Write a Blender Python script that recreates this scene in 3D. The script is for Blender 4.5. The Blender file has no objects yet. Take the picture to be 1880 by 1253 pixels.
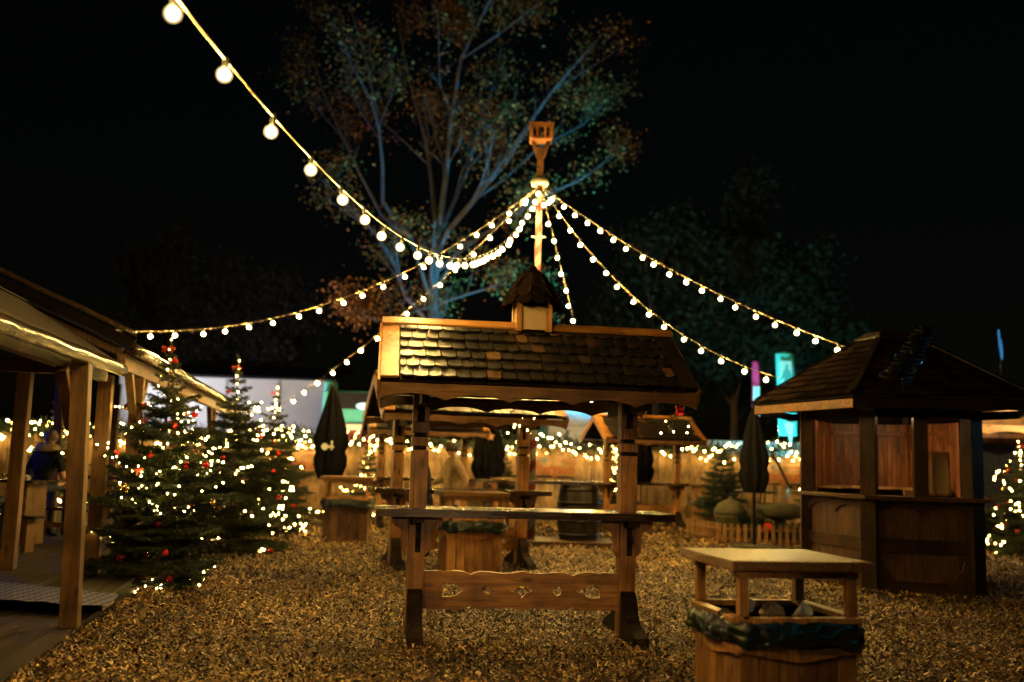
import bpy, bmesh, math, random
import numpy as np
from mathutils import Vector, Matrix, noise
R_ = math.radians
PI = math.pi
random.seed(7)
NP = np.random.default_rng(11)
C = bpy.context.scene.collection
scene = bpy.context.scene

# ------------------------------------------------------------------ camera maths (photo is 1880 x 1253, 35 mm lens)
FPX, CAMH, PITCH, ROLL = 1828.0, 1.55, R_(6.9), R_(1.65)
cf = Vector((0, math.cos(PITCH), math.sin(PITCH)))
_u0 = Vector((0, -math.sin(PITCH), math.cos(PITCH)))
cr = Vector((1, 0, 0)) * math.cos(ROLL) + _u0 * math.sin(ROLL)
cu = Vector((-1, 0, 0)) * math.sin(ROLL) + _u0 * math.cos(ROLL)
def ray(x, y): return cf + cr * ((x - 940) / FPX) + cu * ((626.5 - y) / FPX)
def G(x, y, z=0.0):
    d = ray(x, y); t = (z - CAMH) / d.z
    return Vector((t * d.x, t * d.y, z))
def P(x, y, Y):
    d = ray(x, y); t = Y / d.y
    return Vector((t * d.x, Y, CAMH + t * d.z))
def pix(p):
    q = Vector(p) - Vector((0, 0, CAMH)); c = q.dot(cf)
    return 940 + FPX * q.dot(cr) / c, 626.5 - FPX * q.dot(cu) / c

# ------------------------------------------------------------------ mesh builder
class MB:
    def __init__(s): s.v, s.f, s.m = [], [], []
    def add(s, vs, fs, mi=0):
        o = len(s.v); s.v.extend([tuple(v) for v in vs])
        for f in fs: s.f.append([i + o for i in f]); s.m.append(mi)
        return s
    def box(s, c, d, rot=None, mi=0, top=1.0):
        c = Vector(c); hx, hy, hz = d[0] / 2, d[1] / 2, d[2] / 2
        vs = [Vector((x * hx * (top if z > 0 else 1), y * hy * (top if z > 0 else 1), z * hz)) for z in (-1, 1) for x, y in ((-1, -1), (1, -1), (1, 1), (-1, 1))]
        if rot is not None: vs = [rot @ v for v in vs]
        return s.add([v + c for v in vs], [(3, 2, 1, 0), (4, 5, 6, 7), (0, 1, 5, 4), (1, 2, 6, 5), (2, 3, 7, 6), (3, 0, 4, 7)], mi)
    def bar(s, p, q, w, h, up=(0, 0, 1), mi=0):
        p, q = Vector(p), Vector(q); d = q - p; L = d.length; d.normalize()
        up = Vector(up); x = up.cross(d)
        if x.length < 1e-4: x = Vector((1, 0, 0))
        x.normalize(); y = d.cross(x)
        return s.box((p + q) / 2, (w, h, L), Matrix((x, y, d)).transposed(), mi)
    def tube(s, pts, r, n=8, mi=0, cap=True):
        pts = [Vector(p) for p in pts]; k = len(pts)
        rs = r if isinstance(r, (list, tuple)) else [r] * k
        vs, fs = [], []
        a = None
        for i, p in enumerate(pts):
            d = (pts[min(i + 1, k - 1)] - pts[max(i - 1, 0)])
            if d.length < 1e-9: d = Vector((0, 0, 1))
            d.normalize()
            if a is None:
                a = d.cross(Vector((0, 0, 1)) if abs(d.z) < .9 else Vector((1, 0, 0)))
            a = a - d * a.dot(d); a.normalize(); b = d.cross(a)
            for j in range(n):
                t = 2 * PI * j / n
                vs.append(p + (a * math.cos(t) + b * math.sin(t)) * rs[i])
        for i in range(k - 1):
            for j in range(n):
                fs.append((i * n + j, i * n + (j + 1) % n, (i + 1) * n + (j + 1) % n, (i + 1) * n + j))
        if cap:
            fs.append(tuple(range(n))[::-1]); fs.append(tuple((k - 1) * n + j for j in range(n)))
        return s.add(vs, fs, mi)
    def lathe(s, prof, n=12, c=(0, 0, 0), mi=0, rot=None, wob=None):
        vs, fs = [], []; c = Vector(c)
        for i, (r, z) in enumerate(prof):
            for j in range(n):
                t = 2 * PI * j / n; rr = r * (wob(i, j) if wob else 1)
                v = Vector((rr * math.cos(t), rr * math.sin(t), z))
                vs.append((rot @ v if rot is not None else v) + c)
        for i in range(len(prof) - 1):
            for j in range(n):
                fs.append((i * n + j, i * n + (j + 1) % n, (i + 1) * n + (j + 1) % n, (i + 1) * n + j))
        fs.append(tuple(range(n))[::-1]); fs.append(tuple((len(prof) - 1) * n + j for j in range(n)))
        return s.add(vs, fs, mi)
    def prism(s, pts, fn, t, mi=0):
        n = len(pts)
        vs = [fn(u, v, 0) for u, v in pts] + [fn(u, v, t) for u, v in pts]
        fs = [tuple(range(n))[::-1], tuple(range(n, 2 * n))] + [(i, (i + 1) % n, n + (i + 1) % n, n + i) for i in range(n)]
        return s.add(vs, fs, mi)
    def build(s, name, mat, parent=None, bevel=0, smooth=False, loc=None):
        me = bpy.data.meshes.new(name); me.from_pydata(s.v, [], s.f)
        mats = mat if isinstance(mat, (list, tuple)) else [mat]
        for m in mats: me.materials.append(m)
        if len(mats) > 1: me.polygons.foreach_set('material_index', s.m)
        if smooth: me.polygons.foreach_set('use_smooth', [True] * len(me.polygons))
        bm = bmesh.new(); bm.from_mesh(me); bmesh.ops.recalc_face_normals(bm, faces=bm.faces); bm.to_mesh(me); bm.free()
        o = bpy.data.objects.new(name, me); C.objects.link(o)
        if parent: o.parent = parent
        if loc is not None: o.location = loc
        if bevel:
            b = o.modifiers.new('bevel', 'BEVEL'); b.width = bevel; b.segments = 1; b.limit_method = 'ANGLE'; b.angle_limit = R_(40)
        return o
def npmesh(name, verts, faces_n, mat, parent=None):
    # verts (N,k,3) -> N faces of k corners
    N, k = verts.shape[:2]
    me = bpy.data.meshes.new(name); me.vertices.add(N * k); me.vertices.foreach_set('co', verts.reshape(-1).astype(np.float32))
    me.loops.add(N * k); me.loops.foreach_set('vertex_index', np.arange(N * k, dtype=np.int32))
    me.polygons.add(N); me.polygons.foreach_set('loop_start', np.arange(0, N * k, k, dtype=np.int32))
    me.materials.append(mat); me.update(calc_edges=True)
    o = bpy.data.objects.new(name, me); C.objects.link(o)
    if parent: o.parent = parent
    return o
def tag(o, label=None, cat=None, group=None, kind=None):
    if label: o['label'] = label
    if cat: o['category'] = cat
    if group: o['group'] = group
    if kind: o['kind'] = kind
    return o
def thing(name, label, cat, loc=(0, 0, 0), rz=0, group=None):
    o = bpy.data.objects.new(name, None); C.objects.link(o); o.empty_display_size = .2
    o.location = loc; o.rotation_euler = (0, 0, rz)
    return tag(o, label, cat, group)
def copy_tree(o, parent=None):
    c = o.copy(); C.objects.link(c); c.parent = parent
    for ch in list(o.children): copy_tree(ch, c)
    return c
def holed(outline, holes, t):
    cu_ = bpy.data.curves.new('board', 'CURVE'); cu_.dimensions = '2D'; cu_.fill_mode = 'BOTH'; cu_.extrude = t / 2
    for ring in [outline] + holes:
        sp = cu_.splines.new('POLY'); sp.points.add(len(ring) - 1); sp.use_cyclic_u = True
        for q, (u, v) in zip(sp.points, ring): q.co = (u, v, 0, 1)
    return curve_mesh(cu_)
def curve_mesh(data):
    ob = bpy.data.objects.new('tmp', data); C.objects.link(ob)
    dg = bpy.context.evaluated_depsgraph_get(); dg.update()
    me = bpy.data.meshes.new_from_object(ob.evaluated_get(dg)); bpy.data.objects.remove(ob)
    return me
def text_mesh(body, size, depth, bold=0.0, shear=0.0):
    tc = bpy.data.curves.new('txt', 'FONT'); tc.body = body; tc.size = size; tc.extrude = depth; tc.offset = bold; tc.shear = shear
    tc.align_x = 'CENTER'; tc.align_y = 'CENTER'; tc.resolution_u = 3
    return curve_mesh(tc)
def meshobj(name, me, mat, parent=None):
    me.materials.clear(); me.materials.append(mat); me.name = name
    o = bpy.data.objects.new(name, me); C.objects.link(o)
    if parent: o.parent = parent
    return o
def XZ(y0): return lambda u, v, w: Vector((u, y0 + w, v))
def YZ(x0): return lambda u, v, w: Vector((x0 + w, u, v))

# ------------------------------------------------------------------ materials
def newmat(name):
    m = bpy.data.materials.new(name); m.use_nodes = True
    nt = m.node_tree; b = nt.nodes['Principled BSDF']
    return m, nt, b
def L_(nt, a, b): nt.links.new(a, b)
def ramp(nt, stops):
    r = nt.nodes.new('ShaderNodeValToRGB')
    e = r.color_ramp.elements
    while len(e) < len(stops): e.new(.5)
    for el, (p, c) in zip(e, stops): el.position = p; el.color = (*c, 1)
    return r
def wood(name, dark, light, axis='Z', rough=.55, scale=1.0, island=.0, bump=.25, wet=0.0, planks=0, plank_axis='X'):
    m, nt, b = newmat(name); N = nt.nodes.new
    tc = N('ShaderNodeTexCoord'); oi = N('ShaderNodeObjectInfo')
    mp = N('ShaderNodeMapping'); L_(nt, tc.outputs['Object'], mp.inputs['Vector'])
    sc = [14 * scale] * 3; sc['XYZ'.index(axis)] = 1.1 * scale
    mp.inputs['Scale'].default_value = sc
    ad = N('ShaderNodeVectorMath'); ad.operation = 'ADD'; cx = N('ShaderNodeCombineXYZ')
    mu = N('ShaderNodeMath'); mu.operation = 'MULTIPLY'; mu.inputs[1].default_value = 37
    L_(nt, oi.outputs['Random'], mu.inputs[0])
    for i in range(3): L_(nt, mu.outputs[0], cx.inputs[i])
    if island:
        ge = N('ShaderNodeNewGeometry'); m2 = N('ShaderNodeMath'); m2.operation = 'MULTIPLY_ADD'; m2.inputs[1].default_value = 91
        L_(nt, ge.outputs['Random Per Island'], m2.inputs[0]); L_(nt, mu.outputs[0], m2.inputs[2])
        for i in range(3): L_(nt, m2.outputs[0], cx.inputs[i])
    L_(nt, mp.outputs[0], ad.inputs[0]); L_(nt, cx.outputs[0], ad.inputs[1])
    n1 = N('ShaderNodeTexNoise'); n1.inputs['Scale'].default_value = 2.2; n1.inputs['Detail'].default_value = 7; n1.inputs['Roughness'].default_value = .62; n1.inputs['Distortion'].default_value = .8
    L_(nt, ad.outputs[0], n1.inputs['Vector'])
    r = ramp(nt, [(.3, dark), (.52, [(a + c) / 2 for a, c in zip(dark, light)]), (.72, light)]); L_(nt, n1.outputs[0], r.inputs[0])
    n2 = N('ShaderNodeTexNoise'); n2.inputs['Scale'].default_value = 2.6; n2.inputs['Detail'].default_value = 4
    ad2 = N('ShaderNodeVectorMath'); ad2.operation = 'ADD'; L_(nt, tc.outputs['Object'], ad2.inputs[0]); L_(nt, cx.outputs[0], ad2.inputs[1]); L_(nt, ad2.outputs[0], n2.inputs['Vector'])
    r2 = ramp(nt, [(.32, (.28, .25, .22)), (.5, (.8, .77, .74)), (.64, (1.15, 1.12, 1.06))]); L_(nt, n2.outputs[0], r2.inputs[0])
    mx = N('ShaderNodeMix'); mx.data_type = 'RGBA'; mx.blend_type = 'MULTIPLY'; mx.inputs[0].default_value = .85
    L_(nt, r.outputs[0], mx.inputs[6]); L_(nt, r2.outputs[0], mx.inputs[7])
    out = mx.outputs[2]
    if island:
        mr = N('ShaderNodeMapRange'); mr.inputs[3].default_value = 1 - island; mr.inputs[4].default_value = 1 + island * .6
        L_(nt, ge.outputs['Random Per Island'], mr.inputs[0])
        m3 = N('ShaderNodeMix'); m3.data_type = 'RGBA'; m3.blend_type = 'MULTIPLY'; m3.inputs[0].default_value = 1
        cc = N('ShaderNodeCombineXYZ')
        for i in range(3): L_(nt, mr.outputs[0], cc.inputs[i])
        L_(nt, out, m3.inputs[6]); L_(nt, cc.outputs[0], m3.inputs[7]); out = m3.outputs[2]
    kv = N('ShaderNodeTexVoronoi'); kv.inputs['Scale'].default_value = 1.0; km = N('ShaderNodeMapping'); ks = [7.0] * 3; ks['XYZ'.index(axis)] = 2.6; km.inputs['Scale'].default_value = ks
    L_(nt, ad2.outputs[0], km.inputs['Vector']); L_(nt, km.outputs[0], kv.inputs['Vector'])
    kr = ramp(nt, [(.06, (.22, .17, .14)), (.13, (.62, .55, .5)), (.17, (1, 1, 1))]); L_(nt, kv.outputs['Distance'], kr.inputs[0])
    k3 = N('ShaderNodeMix'); k3.data_type = 'RGBA'; k3.blend_type = 'MULTIPLY'; k3.inputs[0].default_value = .85
    L_(nt, out, k3.inputs[6]); L_(nt, kr.outputs[0], k3.inputs[7]); out = k3.outputs[2]
    L_(nt, out, b.inputs['Base Color'])
    rr = N('ShaderNodeMapRange'); rr.inputs[3].default_value = max(.05, rough - .18 - wet * .2); rr.inputs[4].default_value = min(1, rough + .15)
    L_(nt, n2.outputs[0], rr.inputs[0]); L_(nt, rr.outputs[0], b.inputs['Roughness'])
    bp = N('ShaderNodeBump'); bp.inputs['Strength'].default_value = bump; bp.inputs['Distance'].default_value = .004
    L_(nt, n1.outputs[0], bp.inputs['Height']); L_(nt, bp.outputs[0], b.inputs['Normal'])
    return m
def plain(name, col, rough=.6, metal=0.0, var=.25, scale=12, bump=0.0, trans=0.0):
    m, nt, b = newmat(name); N = nt.nodes.new
    tc = N('ShaderNodeTexCoord'); n = N('ShaderNodeTexNoise'); n.inputs['Scale'].default_value = scale; n.inputs['Detail'].default_value = 5
    L_(nt, tc.outputs['Object'], n.inputs['Vector'])
    r = ramp(nt, [(.3, [c * (1 - var) for c in col]), (.7, [min(1, c * (1 + var)) for c in col])]); L_(nt, n.outputs[0], r.inputs[0])
    L_(nt, r.outputs[0], b.inputs['Base Color']); b.inputs['Roughness'].default_value = rough; b.inputs['Metallic'].default_value = metal
    if trans: b.inputs['Transmission Weight'].default_value = trans
    if bump:
        bp = N('ShaderNodeBump'); bp.inputs['Strength'].default_value = bump; bp.inputs['Distance'].default_value = .02
        L_(nt, n.outputs[0], bp.inputs['Height']); L_(nt, bp.outputs[0], b.inputs['Normal'])
    return m
def island_mat(name, stops, rough=.5, spec=.5, transl=0.0, noise_rough=False, patch=False):
    m, nt, b = newmat(name); N = nt.nodes.new
    ge = N('ShaderNodeNewGeometry'); r = ramp(nt, stops); L_(nt, ge.outputs['Random Per Island'], r.inputs[0])
    L_(nt, r.outputs[0], b.inputs['Base Color']); b.inputs['Roughness'].default_value = rough
    b.inputs['Specular IOR Level'].default_value = spec
    if patch:
        tc = N('ShaderNodeTexCoord'); n = N('ShaderNodeTexNoise'); n.inputs['Scale'].default_value = .55; n.inputs['Detail'].default_value = 7; n.inputs['Roughness'].default_value = .65; L_(nt, tc.outputs['Object'], n.inputs['Vector'])
        r2 = ramp(nt, [(.36, (.2, .18, .16)), (.5, (.8, .77, .73)), (.62, (1.15, 1.1, .98))]); L_(nt, n.outputs[0], r2.inputs[0])
        mx = N('ShaderNodeMix'); mx.data_type = 'RGBA'; mx.blend_type = 'MULTIPLY'; mx.inputs[0].default_value = .9; L_(nt, r.outputs[0], mx.inputs[6]); L_(nt, r2.outputs[0], mx.inputs[7]); L_(nt, mx.outputs[2], b.inputs['Base Color'])
    if noise_rough:
        tc = N('ShaderNodeTexCoord'); mp = N('ShaderNodeMapping'); mp.inputs['Scale'].default_value = (60, 9, 9); L_(nt, tc.outputs['Object'], mp.inputs['Vector'])
        n = N('ShaderNodeTexNoise'); n.inputs['Scale'].default_value = 3; n.inputs['Detail'].default_value = 6; L_(nt, mp.outputs[0], n.inputs['Vector'])
        mr = N('ShaderNodeMapRange'); mr.inputs[3].default_value = rough - .14; mr.inputs[4].default_value = rough + .2; L_(nt, n.outputs[0], mr.inputs[0]); L_(nt, mr.outputs[0], b.inputs['Roughness'])
        bp = N('ShaderNodeBump'); bp.inputs['Strength'].default_value = .5; bp.inputs['Distance'].default_value = .004; L_(nt, n.outputs[0], bp.inputs['Height']); L_(nt, bp.outputs[0], b.inputs['Normal'])
    return m
def emit(name, col, s, vary=0.0):
    m = bpy.data.materials.new(name); m.use_nodes = True; nt = m.node_tree; nt.nodes.clear()
    e = nt.nodes.new('ShaderNodeEmission'); e.inputs[0].default_value = (*col, 1); e.inputs[1].default_value = s
    if vary:
        oi = nt.nodes.new('ShaderNodeObjectInfo'); mr = nt.nodes.new('ShaderNodeMapRange'); mr.inputs[3].default_value = s * (1 - vary); mr.inputs[4].default_value = s * (1 + vary * .5)
        L_(nt, oi.outputs['Random'], mr.inputs[0]); L_(nt, mr.outputs[0], e.inputs[1])
    o = nt.nodes.new('ShaderNodeOutputMaterial'); L_(nt, e.outputs[0], o.inputs[0])
    m.cycles.emission_sampling = 'FRONT'
    return m
BULB_S, FAIRY_S = 2000.0, 230.0
M = {}
M['wood_post'] = wood('amber stained pine', (.125, .045, .010), (.50, .235, .060), 'Z', .5, wet=.3)
M['wood_len'] = wood('amber stained pine boards', (.125, .045, .010), (.50, .235, .060), 'X', .5, wet=.3)
M['wood_slope'] = wood('amber stained pine rake', (.14, .05, .011), (.52, .24, .058), 'Y', .45, wet=.3)
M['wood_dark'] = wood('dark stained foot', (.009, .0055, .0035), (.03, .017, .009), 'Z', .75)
M['wood_top'] = wood('wet worn counter board', (.016, .009, .005), (.06, .032, .015), 'X', .26, wet=.6, bump=.4)
M['wood_bin'] = wood('honey pine planks', (.16, .06, .013), (.52, .26, .07), 'Z', .55, island=.3)
M['wood_bindark'] = wood('brown plank box', (.05, .026, .012), (.15, .08, .035), 'Z', .55, island=.25)
M['wood_lid'] = plain('wet speckled lid board', (.15, .07, .018), .3, var=.45, scale=75, bump=.9)
M['fence'] = wood('pale raw fence plank', (.24, .14, .07), (.62, .43, .25), 'Z', .75, island=.28)
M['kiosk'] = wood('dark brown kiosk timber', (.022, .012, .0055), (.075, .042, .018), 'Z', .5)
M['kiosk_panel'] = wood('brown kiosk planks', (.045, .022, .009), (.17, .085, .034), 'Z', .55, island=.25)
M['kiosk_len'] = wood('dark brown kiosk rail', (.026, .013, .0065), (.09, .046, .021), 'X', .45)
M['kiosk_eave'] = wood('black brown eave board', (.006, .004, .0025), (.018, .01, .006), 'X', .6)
M['fascia'] = wood('dark amber fascia', (.055, .025, .01), (.17, .085, .032), 'X', .55)
M['panel'] = wood('red brown tongue boards', (.17, .06, .018), (.38, .16, .052), 'Z', .5, island=.35)
M['deck'] = wood('weathered deck board', (.015, .010, .007), (.05, .032, .021), 'Y', .65, island=.3)
M['pav'] = wood('pavilion pine', (.1, .048, .018), (.27, .14, .055), 'Z', .55)
M['pav_len'] = wood('pavilion beam', (.1, .048, .018), (.27, .14, .055), 'Y', .55)
M['picket'] = wood('picket pine', (.15, .07, .025), (.36, .19, .075), 'Z', .6, island=.2)
M['yellow_wood'] = wood('fresh yellow pine', (.42, .23, .08), (.72, .45, .2), 'X', .5)
M['shingle'] = island_mat('wet dark shingle', [(0, (.004, .0027, .002)), (.5, (.008, .005, .0035)), (.88, (.016, .009, .005)), (.93, (.06, .03, .012)), (1, (.13, .065, .024))], .36, 1.0, noise_rough=True)
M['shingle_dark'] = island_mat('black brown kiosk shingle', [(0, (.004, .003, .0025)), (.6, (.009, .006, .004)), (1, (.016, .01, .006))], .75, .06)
M['nail'] = plain('zinc nail', (.6, .58, .55), .25, 1.0)
M['panel_tan'] = plain('tan particle board', (.36, .25, .14), .7, scale=120)
M['black'] = plain('black matte', (.012, .011, .011), .6)
M['iron'] = plain('black iron', (.02, .02, .022), .35, .8)
M['cable'] = plain('pale rubber cable', (.36, .29, .2), .7)
M['socket'] = plain('black bulb socket', (.02, .02, .02), .4)
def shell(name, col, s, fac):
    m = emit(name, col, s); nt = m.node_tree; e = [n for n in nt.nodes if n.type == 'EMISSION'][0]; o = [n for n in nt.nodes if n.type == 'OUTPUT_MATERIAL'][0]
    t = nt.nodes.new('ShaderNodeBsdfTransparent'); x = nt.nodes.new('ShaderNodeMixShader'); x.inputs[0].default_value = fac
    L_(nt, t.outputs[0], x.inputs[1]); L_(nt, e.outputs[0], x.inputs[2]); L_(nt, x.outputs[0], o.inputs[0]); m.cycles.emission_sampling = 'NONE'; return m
M['halo'] = shell('painted bulb glow', (1, .66, .28), 5.0, .13)  # bulb halo painted in as a faintly glowing see-through shell
M['bulb'] = emit('glowing bulb', (1, .62, .16), BULB_S, .25)
M['fairy'] = emit('warm fairy light', (1, .62, .14), FAIRY_S, .85)
M['liner'] = plain('dark green plastic liner', (.004, .012, .011), .3, bump=.5, scale=16)
M['needle'] = island_mat('fir needle', [(0, (.007, .015, .005)), (.5, (.018, .032, .010)), (1, (.05, .066, .018))], .5, .4)
M['needle_dark'] = island_mat('dark fir needle', [(0, (.008, .02, .012)), (1, (.025, .05, .03))], .5, .4)
M['bark'] = plain('fir bark', (.11, .075, .05), .85, bump=.8, scale=30)
M['bark_pale'] = plain('pale grey bark', (.075, .08, .082), .85, bump=.6, scale=14)
M['leaf'] = island_mat('autumn leaf', [(0, (.04, .02, .006)), (.4, (.11, .056, .012)), (.8, (.2, .1, .021)), (1, (.32, .19, .05))], .8, .1)
M['leaf_green'] = island_mat('dull green leaf', [(0, (.008, .018, .013)), (1, (.024, .042, .03))], .9, .05)
M['leaf_grey'] = island_mat('grey willow leaf', [(0, (.03, .034, .034)), (1, (.06, .062, .06))], .9, .05)
M['red_gloss'] = plain('red gloss', (.55, .025, .015), .18, var=.1)
M['gold_gloss'] = plain('gold gloss', (.75, .5, .2), .2, .9, var=.1)
M['bow'] = plain('red ribbon', (.62, .05, .02), .45, var=.15)
M['white_paint'] = plain('white paint', (.72, .7, .66), .5, var=.06)
M['red_paint'] = plain('red paint', (.5, .06, .03), .45, var=.12)
M['tent'] = plain('white tent sheet', (.7, .7, .72), .6, var=.05, scale=1.5)
M['teal'] = plain('teal sheet', (.05, .4, .46), .5, var=.12)
M['blue'] = plain('blue sheet', (.03, .18, .42), .5, var=.12)
M['maroon'] = plain('red stall front', (.32, .035, .025), .5)
M['parasol'] = plain('black parasol cloth', (.006, .006, .0065), .85, scale=4)
M['tan_jacket'] = plain('tan jacket', (.30, .2, .1), .8, bump=.5, scale=22)
M['navy'] = plain('dark clothing', (.015, .017, .026), .8)
M['denim'] = plain('dark denim', (.03, .04, .07), .8)
M['skin'] = plain('skin', (.55, .32, .22), .5, var=.08)
M['hair'] = plain('dark brown hair', (.05, .03, .018), .5)
M['hair_fair'] = plain('grey fair hair', (.3, .24, .2), .6)
M['fur'] = plain('beige fur', (.5, .38, .24), .9, bump=.8, scale=60)
M['shirt'] = plain('pale shirt', (.5, .45, .42), .8)
M['stone'] = plain('mossy stone', (.055, .05, .026), .85, bump=1, scale=18)
M['stone_pale'] = plain('weathered pale paint', (.36, .32, .27), .7)
M['sheet_roof'] = plain('grey brown roofing felt', (.04, .032, .026), .85, scale=40)
M['foil'] = plain('clear plastic gutter sheet', (.045, .03, .015), .16, .0, bump=.7, scale=9)
M['foil'].node_tree.nodes['Principled BSDF'].inputs['Specular IOR Level'].default_value = 1.0
M['barrel'] = wood('black barrel', (.012, .01, .009), (.035, .025, .018), 'Z', .45, island=.2)
M['magenta'] = plain('magenta flag cloth', (.5, .03, .17), .7, var=.05)
M['cyan_cloth'] = plain('turquoise flag cloth', (.04, .58, .6), .7, var=.05)
M['pale_cyan'] = plain('pale turquoise print', (.28, .72, .74), .7, var=.05)
M['teal_print'] = plain('teal print', (.03, .36, .38), .7, var=.05)
M['rust_print'] = plain('rust lettering', (.4, .12, .04), .7, var=.1)
M['sign_board'] = wood('pale sign board', (.42, .26, .16), (.62, .42, .28), 'X', .7)
M['blue_print'] = plain('blue emblem print', (.12, .2, .35), .7)
M['paper'] = plain('white paper', (.7, .7, .68), .7, var=.08)
M['wood_lid'].node_tree.nodes['Principled BSDF'].inputs['Specular IOR Level'].default_value = .4
M['chrome'] = plain('chrome tube', (.6, .6, .6), .12, 1.0)

for k, v_ in (('parasol', .04), ('wood_dark', .15), ('kiosk', .22), ('kiosk_len', .25), ('kiosk_eave', .06), ('shingle_dark', .0), ('navy', .1), ('barrel', .2), ('black', .1), ('fascia', .25), ('sheet_roof', .1), ('wood_bindark', .25)):
    M[k].node_tree.nodes['Principled BSDF'].inputs['Specular IOR Level'].default_value = v_
# ------------------------------------------------------------------ ground
def deck_edge(y): return -2.05 - .18 * y
def ground():
    m, nt, b = newmat('wood chip soil'); N = nt.nodes.new
    tc = N('ShaderNodeTexCoord'); v = N('ShaderNodeTexVoronoi'); v.inputs['Scale'].default_value = 34; v.inputs['Randomness'].default_value = 1
    L_(nt, tc.outputs['Object'], v.inputs['Vector'])
    r = ramp(nt, [(0, (.02, .011, .005)), (.5, (.06, .035, .015)), (1, (.16, .1, .045))]); L_(nt, v.outputs['Color'], r.inputs[0])
    L_(nt, r.outputs[0], b.inputs['Base Color']); b.inputs['Roughness'].default_value = .85
    bp = N('ShaderNodeBump'); bp.inputs['Distance'].default_value = .02; L_(nt, v.outputs['Distance'], bp.inputs['Height']); L_(nt, bp.outputs[0], b.inputs['Normal'])
    mb = MB(); n = 60; S = 80.0
    for j in range(n + 1):
        for i in range(n + 1): mb.v.append((-S + 2 * S * i / n, -20 + 120 * j / n, 0.0))
    for j in range(n):
        for i in range(n):
            a = j * (n + 1) + i; mb.f.append((a, a + 1, a + n + 2, a + n + 1)); mb.m.append(0)
    tag(mb.build('ground', m), 'brown wood chip covered ground of the market yard', 'ground', kind='structure')
    chip = island_mat('wood chip', [(0, (.02, .011, .005)), (.36, (.06, .03, .009)), (.62, (.27, .15, .04)), (.85, (.52, .33, .105)), (1, (.68, .52, .27))], .55, .4, patch=True)
    parts = []
    for y0, y1, dens, sz in ((4.6, 8.5, 2500, .029), (8.5, 12, 2100, .028), (12, 18, 950, .035), (18, 28.2, 230, .06)):
        W0 = .56 * y1 + .6; N_ = int(dens * 2 * W0 * (y1 - y0))
        x = NP.uniform(-W0, W0, N_); y = NP.uniform(y0, y1, N_)
        k = (np.abs(x) < .56 * y + .6) & (x > -2.03 - .18 * y)
        x, y = x[k], y[k]; n_ = len(x)
        a = NP.uniform(0, 2 * PI, n_); l = sz * np.clip(NP.lognormal(-.25, .45, n_), .3, 2.4) / 2; w = sz * NP.uniform(.25, .7, n_) / 2
        tl = NP.normal(0, .5, n_); tw = NP.normal(0, .5, n_)
        z = .004 + np.abs(l * np.sin(tl)) + np.abs(w * np.sin(tw)) + NP.uniform(0, .016, n_) ** 1.0
        for px_, py_ in ((-.79, 8.9), (1.08, 9.1), (-.83, 8.35), (1.16, 8.45), (1.64, 6.25), (-1.6, 14.6), (.2, 14.9), (-2.95, 18.65), (4.7, 13.1), (5.96, 12.8)):
            d_ = np.hypot(x - px_, (y - py_) * .8); z += .035 * np.exp(-(d_ / (.5 if px_ == 1.64 else .22)) ** 2)
        # gentle heaps
        z += .012 * (np.sin(x * 3.1 + 1.7 * np.sin(y * 2.3)) + np.sin(y * 4.2 + x)) * .5 + .012
        if y0 == 4.6:      # strays kicked up onto the lower deck boards
            m_ = 130; dy_ = NP.uniform(6.2, 9.3, m_); dx_ = -2.05 - .18 * dy_ - np.abs(NP.normal(0, .45, m_)) - .03
            x, y = np.concatenate([x, dx_]), np.concatenate([y, dy_]); z = np.concatenate([z, np.full(m_, .076)])
            grow_ = lambda v_, f_=1.0: np.concatenate([v_, v_[:m_] * f_])
            a, l, w, tl, tw = grow_(a), grow_(l), grow_(w), grow_(tl, .1), grow_(tw, .1); n_ += m_
        q = np.zeros((n_, 4, 3))
        for c, (su, sv) in enumerate(((-1, -1), (1, -1), (1, 1), (-1, 1))):
            lu = l * su * NP.uniform(.75, 1.1, n_); wv = w * sv * NP.uniform(.6, 1.1, n_)
            q[:, c, 0] = x + lu * np.cos(a) - wv * np.sin(a)
            q[:, c, 1] = y + lu * np.sin(a) + wv * np.cos(a)
            q[:, c, 2] = z + lu * np.sin(tl) + wv * np.sin(tw)
        parts.append(q)
    tag(npmesh('wood_chips', np.concatenate(parts), 4, chip), 'loose tan and brown wood chips scattered over the yard', 'wood chips', kind='stuff')
    n_ = 420; y = NP.uniform(5.2, 20, n_) ; x = NP.uniform(-.5, .5, n_) * y * 1.05; k = x > -2.0 - .18 * y; x, y = x[k], y[k]; n_ = len(x)
    a = NP.uniform(0, 2 * PI, n_); l = NP.uniform(.03, .055, n_); t = NP.normal(0, .3, n_); q = np.zeros((n_, 4, 3))
    for c, (su, sv) in enumerate(((-1, 0), (-.1, -.62), (1, 0), (.1, .62))):
        q[:, c, 0] = x + l * (su * np.cos(a) - sv * np.sin(a)); q[:, c, 1] = y + l * (su * np.sin(a) + sv * np.cos(a)); q[:, c, 2] = .05 + np.abs(l * t) + l * su * t + .01 * (sv != 0)
    tag(npmesh('fallen_leaves', q, 4, island_mat('fallen leaf', [(0, (.05, .025, .01)), (.6, (.2, .1, .025)), (1, (.42, .26, .09))], .6, .3)), 'dry fallen leaves lying about on the wood chips', 'leaves', kind='stuff')
ground()

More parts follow.
